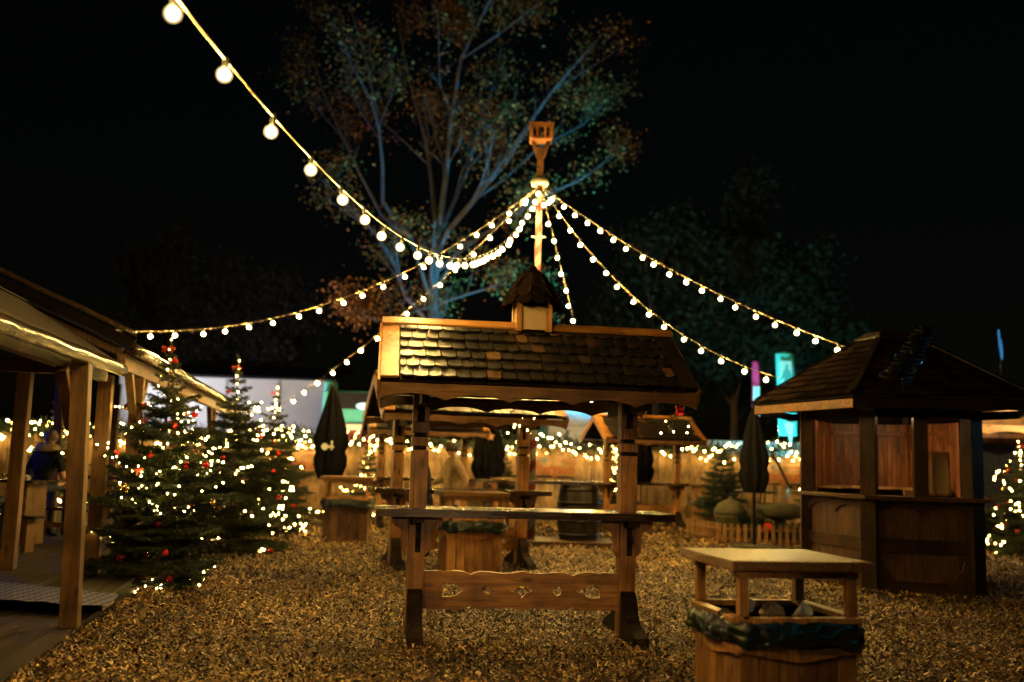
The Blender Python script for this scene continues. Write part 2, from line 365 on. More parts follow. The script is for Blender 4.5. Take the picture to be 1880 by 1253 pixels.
# ------------------------------------------------------------------ standing table huts
def scallop(x0, x1, top, bot, n, amp, res=9):
    pts = [(x0, top), (x1, top)]
    for k in range(n * res + 1):
        t = k / (n * res); ph = (t * n) % 1.0
        pts.append((x1 + (x0 - x1) * t, bot + amp * abs(math.sin(PI * ph)) ** .7))
    return pts
def shingle_rows(mb, x0, x1, ridge, eave, rows, width, th=.016, rnd=None, nails=True, miss=0.0):
    # ridge, eave: (y,z) of the slope line; slabs with rounded butts laid from eave up
    rnd = rnd or random.Random(3)
    ry, rz = ridge; ey, ez = eave; L = math.hypot(ey - ry, ez - rz); dy, dz = (ey - ry) / L, (ez - rz) / L
    ny, nz = (-dz, dy) if (dy > 0) else (dz, -dy)
    if nz < 0: ny, nz = -ny, -nz
    ex = L / rows
    for r in range(rows):
        s1 = L - r * ex; s0 = max(0.0, s1 - ex * 1.35)
        x = x0 - (width / 2 if r % 2 else 0)
        while x < x1 - .01:
            w = width * rnd.uniform(.86, 1.14); xa, xb = max(x, x0), min(x + w, x1); x += w
            if xb - xa < .02: continue
            g = .0042; s1j = s1 + rnd.uniform(-.008, .008); lift = th * 1.9 + rnd.uniform(0, .006); tw = rnd.uniform(-.003, .003)
            hw = (xb - xa) / 2 - g; xm0 = (xa + xb) / 2; rh = .034 + rnd.uniform(-.008, .01)
            pts = [(xa + g, s0), (xb - g, s0)] + [(xm0 + hw * math.cos(q_ * PI / 8), s1j - rh + rh * math.sin(q_ * PI / 8) ** .8) for q_ in range(9)]
            def fn(u, s, w_, s0=s0, s1j=s1j, lift=lift, tw=tw, xm=(xa + xb) / 2):
                h = .004 + lift * (s - s0) / (s1j - s0) + w_ + tw * (u - xm) / .05
                return Vector((u, ry + dy * s + ny * h, rz + dz * s + nz * h))
            mb.prism(pts, fn, th)
            if nails and rnd.random() < .55:
                c = fn((xa + xb) / 2 + rnd.uniform(-.02, .02), s1j - .085, th + .002)
                mb.add([c + Vector(d) * .0035 for d in ((1, 0, 0), (-1, 0, 0), (0, 1, 0), (0, -1, 0), (0, 0, 1), (0, 0, -1))], [(0, 2, 4), (2, 1, 4), (1, 3, 4), (3, 0, 4), (2, 0, 5), (1, 2, 5), (3, 1, 5), (0, 3, 5)], 1)
RZ, EZ, EY, HL = 2.735, 2.185, .84, 1.31   # ridge height, eave height, eave overhang, half length
def hut_post(sx):
    mb = MB(); w = .15; x = sx * .94
    segs = [(.02, 1.63, w), (1.63, 1.665, w - .04), (1.665, 1.742, w), (1.742, 1.777, w - .04), (1.777, 1.875, w)]
    for z0, z1, d in segs: mb.box((x, 0, (z0 + z1) / 2), (d, d, z1 - z0 - .0005), mi=1 if d < w else 0)
    for s in (-1, 1): mb.box((x + s * (.0475 + .004), 0, 1.998), (.047, w, .245))
    mb.box((x, .02, 1.998), (.0548, .08, .245), mi=1)
    return mb
def make_hut():
    t = thing('table_hut', 'x', 'standing table')
    for sx in (-1, 1):
        p = hut_post(sx).build('post', [M['wood_post'], M['black']], t, bevel=.004)
        # mortise with a wedge, below the counter
        k = MB(); x = sx * .94 + .012
        k.box((x, -.0765, .87), (.05, .005, .25)); k.build('mortise', M['black'], p)
        k = MB(); k.prism([(-.02, .02), (-.095, .03), (-.105, -.03), (-.06, -.05), (-.02, -.12)], lambda u, v, w, x=x: Vector((x - .02 + w, u - .055, .9 + v)), .04); k.build('wedge', M['wood_dark'], p, bevel=.004)
        # feet: dark curved braces and a flat sole
        f = MB()
        for sy in (-1, 1):
            pts = [(.0751, .44), (.11, .43), (.15, .40), (.20, .33), (.225, .25), (.30, .19), (.42, .16), (.56, .11), (.62, .032), (.0751, .032)]
            f.prism([(u * sy, v) for u, v in pts], YZ(sx * .94 - .065), .13)
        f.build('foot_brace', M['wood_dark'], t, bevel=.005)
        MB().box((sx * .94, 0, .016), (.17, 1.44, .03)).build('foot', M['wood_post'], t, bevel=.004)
        # brackets under the counter, along its length
        for s in (-1, 1):
            b = MB(); bx = sx * .94 + s * .0752
            pr = [(0, 1.06), (.155, 1.06), (.15, 1.0), (.115, .965), (.075, .955), (.055, .92), (.062, .88), (.05, .845), (.058, .80), (.04, .755), (0, .72)]
            b.prism([(bx + s * u, v) for u, v in pr], XZ(-.045), .05); b.build('bracket', M['wood_post'], t, bevel=.004)
        # cross bearer under the counter
        for q in (-.19, .19): MB().box((sx * .94, q, 1.035), (.1, .222, .05)).build('bearer', M['wood_dark'], t)
        # tie beam at the top
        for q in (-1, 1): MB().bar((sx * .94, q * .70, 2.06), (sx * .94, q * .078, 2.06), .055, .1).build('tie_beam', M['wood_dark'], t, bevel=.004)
    for nm, ya, yb in (('counter', -.33, -.0), ('counter', .0, .33)):
        mb = MB()
        z0, z1 = 1.062, 1.128
        for a, b_ in ((-1.30, -1.0155), (-.8645, .8645), (1.0155, 1.30)):
            mb.box(((a + b_) / 2, (ya + yb) / 2, (z0 + z1) / 2), (b_ - a, abs(yb - ya) - .003, z1 - z0))
        for sx in (-1, 1):
            y0, y1 = (ya, -.0755) if ya < 0 else (.0755, yb)
            mb.box((sx * .94, (y0 + y1) / 2, (z0 + z1) / 2), (.151, y1 - y0 - .002, z1 - z0 - .0006))
        mb.build(nm, M['wood_top'], t)
    # carved stretcher
    n = 40; out = []
    key = [(0, 0), (.06, .006), (.095, .004), (.104, -.007), (.113, .002), (.15, .010), (.19, .004), (.222, -.012), (.237, -.03), (.252, -.010), (.29, .005), (.34, .0), (.40, -.010), (.45, -.008), (.48, .002), (.5, .010)]
    def prof(q):
        q = min(q, 1 - q)
        for (a, va), (b, vb) in zip(key, key[1:]):
            if q <= b: return va + (vb - va) * (q - a) / (b - a)
        return .01
    n = 90
    for k in range(n + 1): s = k / n; out.append((-.865 + 1.73 * s, .158 + prof(s)))
    for k in range(n + 1): s = 1 - k / n; out.append((-.865 + 1.73 * s, -.158 - prof(s)))
    heart = [(-.10, .058), (-.03, .060), (.02, .045), (.07, .012), (.115, 0), (.07, -.012), (.02, -.045), (-.03, -.060), (-.10, -.058)]
    holes = [[(-.60 + u, v) for u, v in heart], [(.60 - u, v) for u, v in heart][::-1],
             [(-.315 + .042 * math.cos(a * PI / 7), .042 * math.sin(a * PI / 7)) for a in range(14)], [(.315 + .042 * math.cos(a * PI / 7), .042 * math.sin(a * PI / 7)) for a in range(14)],
             [(-.105, 0), (-.04, .022), (0, .062), (.04, .022), (.105, 0), (.04, -.022), (0, -.062), (-.04, -.022)]]
    so = meshobj('stretcher', holed(out, holes, .05), M['wood_len'], t); so.location = (0, -.01, .425); so.rotation_euler = (PI / 2, 0, 0)
    # roof
    sl = math.hypot(EY, RZ - EZ)
    rf = MB()
    for s in (-1, 1): rf.bar((0, 0, RZ - .035), (0, s * EY, EZ - .035), 2 * HL - .02, .022, up=(0, -(RZ - EZ) * 1, EY) if False else (1, 0, 0)) if False else None
    for s in (-1, 1):
        n_ = Vector((0, s * (RZ - EZ), EY)).normalized(); d = Vector((0, s * EY, EZ - RZ)).normalized()
        c = Vector((0, s * EY / 2, (RZ + EZ) / 2)) - n_ * .014
        rf.box(c, (2 * HL - .01, .02, sl), Matrix((Vector((1, 0, 0)), n_, d)).transposed())
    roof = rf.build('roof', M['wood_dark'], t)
    sh = MB()
    for s in (-1, 1): shingle_rows(sh, -HL + .15, HL - .15, (0, RZ), (s * (EY + .03), EZ - .012), 6, .115, rnd=random.Random(5 + s))
    sh.build('shingles', [M['shingle'], M['nail']], roof)
    for s in (-1, 1):
        n_ = Vector((0, s * (RZ - EZ), EY)).normalized(); d = Vector((0, s * EY, EZ - RZ)).normalized()
        for sx in (-1, 1):
            c = Vector((sx * (HL - .07), s * EY / 2, (RZ + EZ) / 2)) + n_ * .03 + d * .01
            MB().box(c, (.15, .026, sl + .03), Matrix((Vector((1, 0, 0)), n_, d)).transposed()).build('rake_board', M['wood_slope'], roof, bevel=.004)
            c = Vector((sx * (HL + .016), s * (EY / 2 + .01), (RZ + EZ) / 2 - .05))
            MB().box(c - n_ * .012, (.022, .14, sl + .04), Matrix((Vector((1, 0, 0)), n_, d)).transposed()).build('barge_board', M['wood_slope'], roof, bevel=.003)
        mb = MB(); mb.prism(scallop(-HL, HL, EZ - .03, EZ - .165, 5, .05), XZ(s * EY - (.03 if s < 0 else 0)), .03)
        mb.build('fascia', M['fascia'], roof, bevel=.003)
        c = Vector((0, s * .055, RZ - .02)) + n_ * .055
        MB().box(c, (2 * HL + .02, .022, .115), Matrix((Vector((1, 0, 0)), n_, d)).transposed()).build('ridge_board', M['wood_len'], roof, bevel=.003)
    return t
hut = make_hut()
hut.location = (.145, 8.98, 0); hut.rotation_euler.z = R_(7.5)
tag(hut, 'wooden standing table under a shingled gable roof with a turret, closest to the viewer', 'standing table', 'roofed standing tables')
hut_at = [((-.69, 14.65, 0), 17, 'roofed standing table directly behind the turreted one, lit shingles on its eave'),
          ((-1.93, 22.6, 0), 14, 'roofed standing table at back by the tan jacketed man, partly hidden behind others'),
          ((3.32, 24.9, 0), 17, 'roofed standing table at back with open gable, standing clear before the fence')]
for loc, a, lab in hut_at:
    o = copy_tree(hut); o.location = loc; o.rotation_euler.z = R_(a); tag(o, lab)
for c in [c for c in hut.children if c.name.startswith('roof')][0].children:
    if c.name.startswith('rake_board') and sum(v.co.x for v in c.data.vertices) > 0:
        c.data = c.data.copy(); c.data.materials[0] = M['wood_dark']  # shade put into the colour of this roof's right rake boards
# turret on the first roof (its own part of that roof)
def turret(parent):
    t = bpy.data.objects.new('turret', None); C.objects.link(t); t.parent = parent; t.location = (.03, 0, RZ + .005)
    K_ = .82
    for sx in (-1, 1):
        for sy in (-1, 1): MB().box((sx * .135, sy * .135, .14), (.055, .055, .34)).build('turret_post', M['wood_post'], t, bevel=.004)
    p = MB()
    for s in (-1, 1): p.box((0, s * .137, .095), (.213, .02, .21)); p.box((s * .137, 0, .095), (.02, .213, .21))
    p.build('turret_panel', M['panel_tan'], t)
    MB().box((0, 0, .13), (.2, .2, .3)).build('turret_core', M['black'], t)
    sh = MB(); rnd = random.Random(9)
    tiers = [(r0 * K_, z0, r1 * K_, z1) for r0, z0, r1, z1 in ((.315, .235, .225, .37), (.265, .315, .165, .44), (.20, .395, .10, .51), (.125, .47, .03, .565))]
    for k, (r0, z0, r1, z1) in enumerate(tiers):
        nn = [13, 11, 9, 6][k]
        for j in range(nn):
            a = 2 * PI * (j + .5 * k) / nn + rnd.uniform(-.05, .05); da = PI / nn * rnd.uniform(.93, 1.0)
            def pt(r, z, aa, o): return Vector(((r + o) * math.cos(aa), (r + o) * math.sin(aa), z))
            o0 = rnd.uniform(.0, .03); zb = z0 - .03 - rnd.uniform(0, .02); zs = z0 + rnd.uniform(-.01, .015)
            vs = [pt(r1, z1, a - da, 0), pt(r1, z1, a + da, 0), pt(r0, zs, a + da, o0), pt(r0 * 1.05, zb, a + da * .5, o0), pt(r0 * 1.05, zb, a - da * .5, o0), pt(r0, zs, a - da, o0)]
            vs2 = [v + Vector((math.cos(a), math.sin(a), .6)).normalized() * .014 for v in vs]
            n = 6; sh.add(vs + vs2, [tuple(range(n))[::-1], tuple(range(n, 2 * n))] + [(i, (i + 1) % n, n + (i + 1) % n, n + i) for i in range(n)])
    sh.lathe([(.035, .54), (.03, .585), (.012, .6)], 8)
    sh.build('turret_shingles', M['shingle_dark'], t)
    bx = MB(); bx.lathe([(.22, .268), (.17, .35), (.11, .44), (.02, .54)], 12); bx.build('turret_roof', M['black'], t)
turret(hut)

# ------------------------------------------------------------------ litter bins
def make_bin(mat):
    t = thing('litter_bin', 'x', 'litter bin')
    b = MB(); h = .36; n = 6
    for s in range(4):
        rot = Matrix.Rotation(s * PI / 2, 3, 'Z')
        for k in range(n):
            w = 2 * h / n; x = -h + w * (k + .5)
            b.box(rot @ Vector((x, -h + .012, .29)), (w - .005, .024, .58), rot)
    b.build('box', mat, t, bevel=.003)
    MB().box((0, 0, .3), (2 * h - .06, 2 * h - .06, .5)).build('inner_bin', M['black'], t)
    for s in range(4):
        rot = Matrix.Rotation(s * PI / 2, 3, 'Z')
        pts = [(-h - .012, .555)]
        for k in range(17):
            u = k / 16; pts.append((-h - .012 + (2 * h + .024) * u, .548 - .05 * math.sin(PI * u) ** 6 if True else 0))
        pts += [(h + .012, .49)]
        for k in range(21):
            u = 1 - k / 20; x = -h - .012 + (2 * h + .024) * u
            pts.append((x, .495 - .055 * math.exp(-((u - .5) / .17) ** 2) + .012 * math.cos(u * 4 * PI)))
        a = MB(); a.prism(pts, lambda u, v, w, rot=rot: rot @ Vector((u, -h - .0245 + w, v)), .022); a.build('apron', mat, t, bevel=.003)
    rnd = random.Random(4)
    # liner: folded skirt of plastic around the top
    mb = MB(); nn = 140; rings = 12
    for r in range(rings):
        f = r / (rings - 1)
        for j in range(nn):
            a = 2 * PI * j / nn; ca, sa = math.cos(a), math.sin(a); k = 1 / max(abs(ca), abs(sa)); k = min(k, 1.27)
            nz = noise.noise(Vector((ca * 2.2, sa * 2.2, 4.0))); fold = 1 - 2 * abs(noise.noise(Vector((ca * 5.5, sa * 5.5, f * .5)))); cr2 = 1 - 2 * abs(noise.noise(Vector((ca * 3 + f, sa * 3, f * 4 + 7))))
            rr = (.392 + .012 * math.sin(PI * f) + .030 * fold * (.35 + .65 * f) + .012 * cr2) * k
            z = .675 - (.13 + .07 * nz) * f + .012 * cr2
            mb.v.append((rr * ca, rr * sa, z))
    for r in range(rings - 1):
        for j in range(nn):
            mb.f.append((r * nn + j, r * nn + (j + 1) % nn, (r + 1) * nn + (j + 1) % nn, (r + 1) * nn + j)); mb.m.append(0)
    li = mb.build('liner', M['liner'], t, smooth=True)
    fr = MB()
    for s in range(4):
        rot = Matrix.Rotation(s * PI / 2, 3, 'Z')
        fr.box(rot @ Vector((.0355, -.372, .688)), (.745 - .071, .07, .034), rot)
    fr.build('rim', mat, t, bevel=.003)
    for sx in (-1, 1):
        for sy in (-1, 1): MB().box((sx * .335, sy * .335, .815), (.056, .056, .215)).build('post', mat, t, bevel=.003)
    for s in (-1, 1): MB().box((0, s * .335, .945), (.75, .06, .042)).build('batten', mat, t, bevel=.003)
    MB().box((0, 0, .997), (.87, .87, .058)).build('lid', M['wood_lid'], t, bevel=.006)
    return t
bin0 = make_bin(M['wood_bin'])
bin0.location = (1.64, 6.25, 0); bin0.rotation_euler.z = R_(10)
tag(bin0, 'large honey coloured wooden litter bin with roofed top and plastic liner, nearest the viewer', 'litter bin', 'wooden litter bins')
bins = [((-.5, 13.85, 0), 12, 1.1, M['wood_bin'], 'litter bin seen under the turreted table behind its counter'),
        ((-2.95, 18.65, 0), 4, 1.16, M['wood_bindark'], 'dark brown litter bin alone on the chips between fir and turreted table'),
        ((-5.75, 26.6, 0), 4, 1.1, M['wood_bin'], 'small distant orange litter bin just past the lit firs'),
        ((5.0, 24.6, 0), 8, 1.1, M['wood_bin'], 'distant litter bin beside the open gabled table near the picket fence'),
        ((.02, 25.6, 0), 6, 1.1, M['wood_bin'], 'distant litter bin in front of the fence beside the man in a jacket')]
for loc, a, s, mt, lab in bins:
    o = copy_tree(bin0); o.location = loc; o.rotation_euler.z = R_(a); o.scale = (s * .95, s * .95, s); tag(o, lab)
    for c in o.children:
        if mt is not M['wood_bin'] and c.name.split('.')[0] in ('box', 'apron'):
            c.data = c.data.copy(); c.data.materials[0] = mt
# things thrown into the near bin
def crumple(name, label, loc, size, mat, seed, cat):
    mb = MB(); n = 12; rnd = random.Random(seed)
    prof = [(.05, -1), (.75, -.7), (1, -.1), (.85, .5), (.4, .9), (.02, 1)]
    mb.lathe([(r * size, z * size * .8) for r, z in prof], n, wob=lambda i, j: rnd.uniform(.6, 1.15))
    o = mb.build(name, mat, loc=loc); return tag(o, label, cat)
crumple('napkin', 'crumpled white napkin at back inside the nearest litter bin', (1.52, 6.38, .70), .06, M['paper'], 2, 'napkin')
crumple('paper_bag', 'creased beige paper bag in the middle of the nearest litter bin', (1.62, 6.18, .69), .075, M['fur'], 3, 'paper bag')
t = MB(); t.lathe([(.03, 0), (.042, .11), (.046, .115), (.038, .112), (.028, .006)], 16, rot=Matrix.Rotation(.8, 3, 'X') @ Matrix.Rotation(.4, 3, 'Y'))
tag(t.build('paper_cup', M['paper'], loc=(1.74, 6.1, .66), smooth=True), 'pale tilted paper cup inside the nearest litter bin', 'cup')
crumple('plastic_wrap', 'torn plastic wrap poking over the left rim of the nearest litter bin', (1.30, 6.0, .685), .055, M['foil'], 8, 'wrapper')

# ------------------------------------------------------------------ festoon strings
POLE = Vector((.46, 19.2, 0))
bulb_mb = MB()
_b = bmesh.new(); bmesh.ops.create_icosphere(_b, subdivisions=2, radius=.0265)
bulb_mb.add([v.co + Vector((0, 0, -.027)) for v in _b.verts], [[v.index for v in f.verts] for f in _b.faces]); _b.free()
HM = {}
def festoon(label, curve, ts, name='string_lights'):
    t = thing(name, label, 'string lights', group='festoon strings of glowing bulbs running from the striped pole')
    pts = [curve(k / 60 * ts[1]) for k in range(61)]
    mb = MB(); mb.tube(pts, 0.006 if ts[1] > 1.2 else .005, 6); mb.build('cable', M['cable'], t, smooth=True)
    for u in ts[0]:
        u = max(.004, u + random.uniform(-.0035, .0035)); p = curve(u)
        if 'holder' not in HM:
            h = MB(); h.lathe([(.011, -.066), (.0155, -.062), (.017, -.03), (.019, -.012), (.018, .012), (.01, .02)], 10)
            a = h.build('lamp_holder', M['socket'], t, smooth=True); b = bulb_mb.build('bulb', M['bulb'], a, smooth=True); b.location = (0, 0, -.062)
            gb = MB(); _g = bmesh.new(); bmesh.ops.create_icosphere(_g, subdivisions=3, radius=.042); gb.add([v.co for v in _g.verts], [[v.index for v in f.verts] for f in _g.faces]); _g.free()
            g_ = gb.build('halo_shell', M['halo'], a, smooth=True); g_.location = (0, 0, -.0885)  # added shell that stands in for the glow round each bulb
            HM['holder'], HM['bulb'], HM['halo'] = a, b, g_
        else:
            a = HM['holder'].copy(); C.objects.link(a); a.parent = t
            b = HM['bulb'].copy(); C.objects.link(b); b.parent = a
            b = HM['halo'].copy(); C.objects.link(b); b.parent = a
        a.location = p; a.rotation_euler = (random.uniform(-.3, .3), random.uniform(-.3, .3), random.uniform(0, 3))
    return t
TOP = Vector((.47, 19.15, 6.98))
def near_curve(t): return Vector((TOP.x - 2.122 * t, TOP.y - 15.2 * t, 6.98 - 8.984 * t + 5.693 * t * t))
# even spacing by arc length
def arclen_ts(curve, t1, step, start=.25):
    out, acc, last, nxt = [], 0, curve(0), start
    for k in range(1, 2001):
        t = t1 * k / 2000; p = curve(t); acc += (p - last).length; last = p
        if acc >= nxt: out.append(t); nxt += step
    return out
festoon('long slack string of big glowing bulbs sweeping low over the viewer from the pole', near_curve, ([.02, .056, .09, .122, .155, .188, .22, .254, .28, .307, .341, .365, .387, .41, .429, .45, .467, .49, .517, .552, .591, .624, .656, .69, .729, .773, .808, .85, .892, .933, .975, 1.017, 1.06, 1.10, 1.14, 1.18, 1.22, 1.26], 1.3))
def fit(E, px, py):
    best = None
    for k in range(0, 400):
        s = k * .01
        f = lambda t, s=s: TOP.lerp(E, t) - Vector((0, 0, 4 * s * t * (1 - t)))
        lo, hi = 0.0, 1.0
        for _ in range(30):
            mid = (lo + hi) / 2; x = pix(f(mid))[0]
            if (x - px) * (pix(E)[0] - pix(TOP)[0]) > 0: hi = mid
            else: lo = mid
        e = abs(pix(f(lo))[1] - py)
        if best is None or e < best[0]: best = (e, s)
    s = best[1]
    return lambda t: TOP.lerp(E, t) - Vector((0, 0, 4 * s * t * (1 - t)))
ENDS = [(P(205, 606, 16.5), 575, 566, 'string of bulbs running from the pole to the pavilion roof with a shallow sag', 20),
        (P(497, 757, 24.9), 770, 550, 'string of bulbs dropping from the pole behind the turreted roof to the pavilion end', 17),
        (P(1092, 742, 24.7), 1028, 484, 'steep string of bulbs falling from the pole to the open gabled table behind', 14),
        (P(1432, 694, 14.5), 1190, 568, 'lower of two strings running from the pole to the hexagonal kiosk eave', 15),
        (P(1552, 637, 14.3), 1280, 520, 'upper of two strings running from the pole to the hexagonal kiosk roof', 19)]
for E_, px, py, lab, n in ENDS:
    cv = fit(E_, px, py)
    L = sum((cv(k / 100) - cv((k + 1) / 100)).length for k in range(100))
    festoon(lab, cv, (arclen_ts(cv, .995, L / (n + .4), .42), 1.0))

# ------------------------------------------------------------------ the pole
def pole():
    m, nt, b = newmat('red and white spiral paint'); N = nt.nodes.new
    tc = N('ShaderNodeTexCoord'); sp = N('ShaderNodeSeparateXYZ'); L_(nt, tc.outputs['Object'], sp.inputs[0])
    at = N('ShaderNodeMath'); at.operation = 'ARCTAN2'; L_(nt, sp.outputs[1], at.inputs[0]); L_(nt, sp.outputs[0], at.inputs[1])
    a1 = N('ShaderNodeMath'); a1.operation = 'MULTIPLY_ADD'; a1.inputs[1].default_value = -1 / (2 * PI)
    z1 = N('ShaderNodeMath'); z1.operation = 'MULTIPLY'; z1.inputs[1].default_value = 1 / .42; L_(nt, sp.outputs[2], z1.inputs[0])
    L_(nt, at.outputs[0], a1.inputs[0]); L_(nt, z1.outputs[0], a1.inputs[2])
    fr = N('ShaderNodeMath'); fr.operation = 'FRACT'; L_(nt, a1.outputs[0], fr.inputs[0])
    r = ramp(nt, [(0, (.14, .13, .115)), (.55, (.11, .006, .003))]); r.color_ramp.interpolation = 'CONSTANT'; L_(nt, fr.outputs[0], r.inputs[0])
    L_(nt, r.outputs[0], b.inputs['Base Color']); b.inputs['Roughness'].default_value = .45
    t = thing('maypole', 'tall red and white striped pole with a carved wooden top holding the light strings', 'pole', POLE)
    MB().lathe([(.07, .1), (.064, 3), (.058, 7.05)], 20).build('shaft', m, t, smooth=True)
    MB().lathe([(.16, 6.98), (.17, 7.02), (.16, 7.10), (.06, 7.13)], 20).build('crown_ring', M['stone_pale'], t, smooth=True)
    MB().box((0, 0, 7.45), (.13, .13, .62)).build('top_post', M['fascia'], t, bevel=.005)
    br = MB()
    for s in (-1, 1): br.bar((s * .045, 0, 7.56), (s * .16, 0, 7.9), .075, .1, up=(0, 1, 0))
    br.build('brace', M['fascia'], t, bevel=.004)
    hb = MB(); hb.box((0, 0, 8.2), (.5, .46, .035)); hb.box((0, .2, 8.04), (.42, .025, .29)); hb.box((0, 0, 7.9), (.4, .4, .03))
    for s in (-1, 1):
        hb.box((s * .2, -.19, 8.04), (.07, .05, .29)); hb.box((s * .21, .0, 8.04), (.025, .4, .29)); hb.box((s * .075, -.19, 8.04), (.03, .03, .29))
    hb.prism(scallop(-.24, .24, 8.18, 8.08, 3, .04), XZ(-.23), .025)
    hb.build('top_box', M['panel'], t, bevel=.004)
    MB().lathe([(.03, 7.92), (.06, 7.98), (.05, 8.06), (.02, 8.1)], 10).build('lantern', M['stone_pale'], t, smooth=True)
    for z in (3.9, 4.95, 5.95):
        c = MB(); c.bar((-.14, 0, z), (.14, 0, z), .02, .02); c.build('peg', M['white_paint'], t)
pole()
pl = MB()
pl.box((1.05, 19.4, .05), (2.0, 1.3, .1))
tag(pl.build('platform', M['kiosk_len'], bevel=.006), 'low flat plank platform under the barrel and the striped pole', 'platform')
# barrels under a plank counter
bar_t = thing('barrel', 'big black wooden barrel standing on the platform under a long board', 'barrel', (1.38, 19.45, .1))
br = MB(); nn = 20
for j in range(nn):
    a0, a1 = 2 * PI * j / nn + .008, 2 * PI * (j + 1) / nn - .008
    prof = [(.36, 0), (.405, .25), (.425, .52), (.405, .8), (.36, 1.04)]
    vs = [(r * math.cos(a), r * math.sin(a), z) for r, z in prof for a in (a0, a1)]
    br.add(vs, [(2 * i, 2 * i + 1, 2 * i + 3, 2 * i + 2) for i in range(4)])
br.build('staves', M['barrel'], bar_t, smooth=True)
MB().lathe([(.33, .02), (.33, 1.02)], 20).build('barrel_head', M['black'], bar_t)
for z, r in ((.1, .383), (.36, .42), (.7, .42), (.95, .383)): MB().lathe([(r, z - .025), (r + .006, z), (r, z + .025)], 24).build('hoop', M['iron'], bar_t, smooth=True)
tb = thing('bar_counter', 'long dark plank counter laid over the black barrel behind the tables', 'counter', (.62, 19.4, 1.14))
MB().box((0, 0, .03), (2.7, .55, .055)).build('top_board', M['wood_top'], tb, bevel=.006)
sp_ = MB()
for s in (-1, 1): sp_.box((-1.05, s * .18, -.525), (.09, .09, 1.05))
sp_.box((-.62, 0, -.53), (.06, .3, 1.04)); sp_.build('support', M['kiosk'], tb, bevel=.004)

# ------------------------------------------------------------------ fence, garlands, signs
FY, FT = 28.5, 1.95
def fence():
    mb = MB(); x = -16.5; rnd = random.Random(21)
    while x < 14.5:
        w = rnd.uniform(.13, .2); h = FT + rnd.uniform(-.05, .06)
        mb.box((x + w / 2, FY + rnd.uniform(-.012, .012), h / 2), (w - .008, .025, h), Matrix.Rotation(rnd.uniform(-.01, .01), 3, 'Y')); x += w
    t = thing('plank_fence', 'tall pale plank fence closing the yard behind the tables', 'fence')
    mb.build('planks', M['fence'], t)
    r = MB()
    for z in (.4, 1.55): r.box((-1, FY + .06, z), (31, .05, .1))
    r.build('rail', M['wood_dark'], t)
fence()
fairy_me = None
def ico(r):
    bm = bmesh.new(); bmesh.ops.create_icosphere(bm, subdivisions=1, radius=r)
    me = bpy.data.meshes.new('bulb'); bm.to_mesh(me); bm.free(); me.materials.append(M['fairy']); return me
F_S, F_M, F_L = ico(.0085), ico(.011), ico(.016)
def fairy_string(label, pts, me, parent_loc=(0, 0, 0), group=None, wire=True, order=True):
    t = thing('fairy_lights', label, 'fairy lights', parent_loc, group=group)
    if wire:
        w = MB(); w.tube(pts, .0028, 3, cap=False); w.build('wire', M['needle_dark'], t)
    for p in pts[:100]:
        b = bpy.data.objects.new('bulb', me); C.objects.link(b); b.parent = t; b.location = p
    return t
def needles(starts, ends, per_m, ln, wd, droop=.0, splay=.75):
    # flat needle triangles along each twig (arrays n x 3)
    S, E = np.asarray(starts), np.asarray(ends); L = np.linalg.norm(E - S, axis=1)
    cnt = np.maximum(1, (L * per_m).astype(int)); idx = np.repeat(np.arange(len(S)), cnt)
    f = NP.uniform(0, 1.02, len(idx)); base = S[idx] + (E - S)[idx] * f[:, None]
    d = (E - S)[idx] / np.maximum(L[idx], 1e-6)[:, None]
    rn = NP.normal(0, 1, (len(idx), 3)); rn[:, 2] *= .55; rn[:, 2] += .12
    side = rn - d * np.sum(rn * d, 1)[:, None]; side /= np.maximum(np.linalg.norm(side, axis=1), 1e-6)[:, None]
    dr = d * (1 - splay) + side * splay; dr /= np.linalg.norm(dr, axis=1)[:, None]
    ll = ln * NP.uniform(.6, 1.2, len(idx))
    wv = np.cross(dr, NP.normal(0, 1, (len(idx), 3))); wv /= np.maximum(np.linalg.norm(wv, axis=1), 1e-6)[:, None]
    q = np.zeros((len(idx), 3, 3))
    q[:, 0] = base - wv * wd / 2; q[:, 1] = base + wv * wd / 2; q[:, 2] = base + dr * ll[:, None]
    return q
def garland(x0, x1, label, seed, nb):
    rnd = random.Random(seed); t = thing('garland', label, 'garland', group='lit fir garlands along the fence top')
    S, E = [], []
    n = int((x1 - x0) * 130)
    for k in range(n):
        x = rnd.uniform(x0, x1); zc = 2.08 + .05 * math.sin(x * 1.7) + .03 * math.sin(x * 5); y = FY - .06
        a = rnd.uniform(0, 2 * PI); l = rnd.uniform(.12, .34)
        d = Vector((rnd.uniform(-.8, .8), math.cos(a) * .6 - .1, math.sin(a))).normalized() * l
        s = Vector((x, y + rnd.uniform(-.06, .06), zc + rnd.uniform(-.08, .08))); S.append(s); E.append(s + d)
    npmesh('foliage', needles(S, E, 190, .06, .013), 3, M['needle_dark'], t)
    st = MB(); st.tube([(x0 + (x1 - x0) * k / 20, FY - .06, 2.08 + .05 * math.sin((x0 + (x1 - x0) * k / 20) * 1.7)) for k in range(21)], .018, 5); st.build('rope', M['bark'], t)
    for k in range(nb):
        x = x0 + (x1 - x0) * (k + rnd.random()) / nb
        b = bpy.data.objects.new('bulb', F_L); C.objects.link(b); b.parent = t
        b.location = (x, FY - .2 - rnd.uniform(0, .08), 2.06 + .05 * math.sin(x * 1.7) + rnd.uniform(-.33, .26))
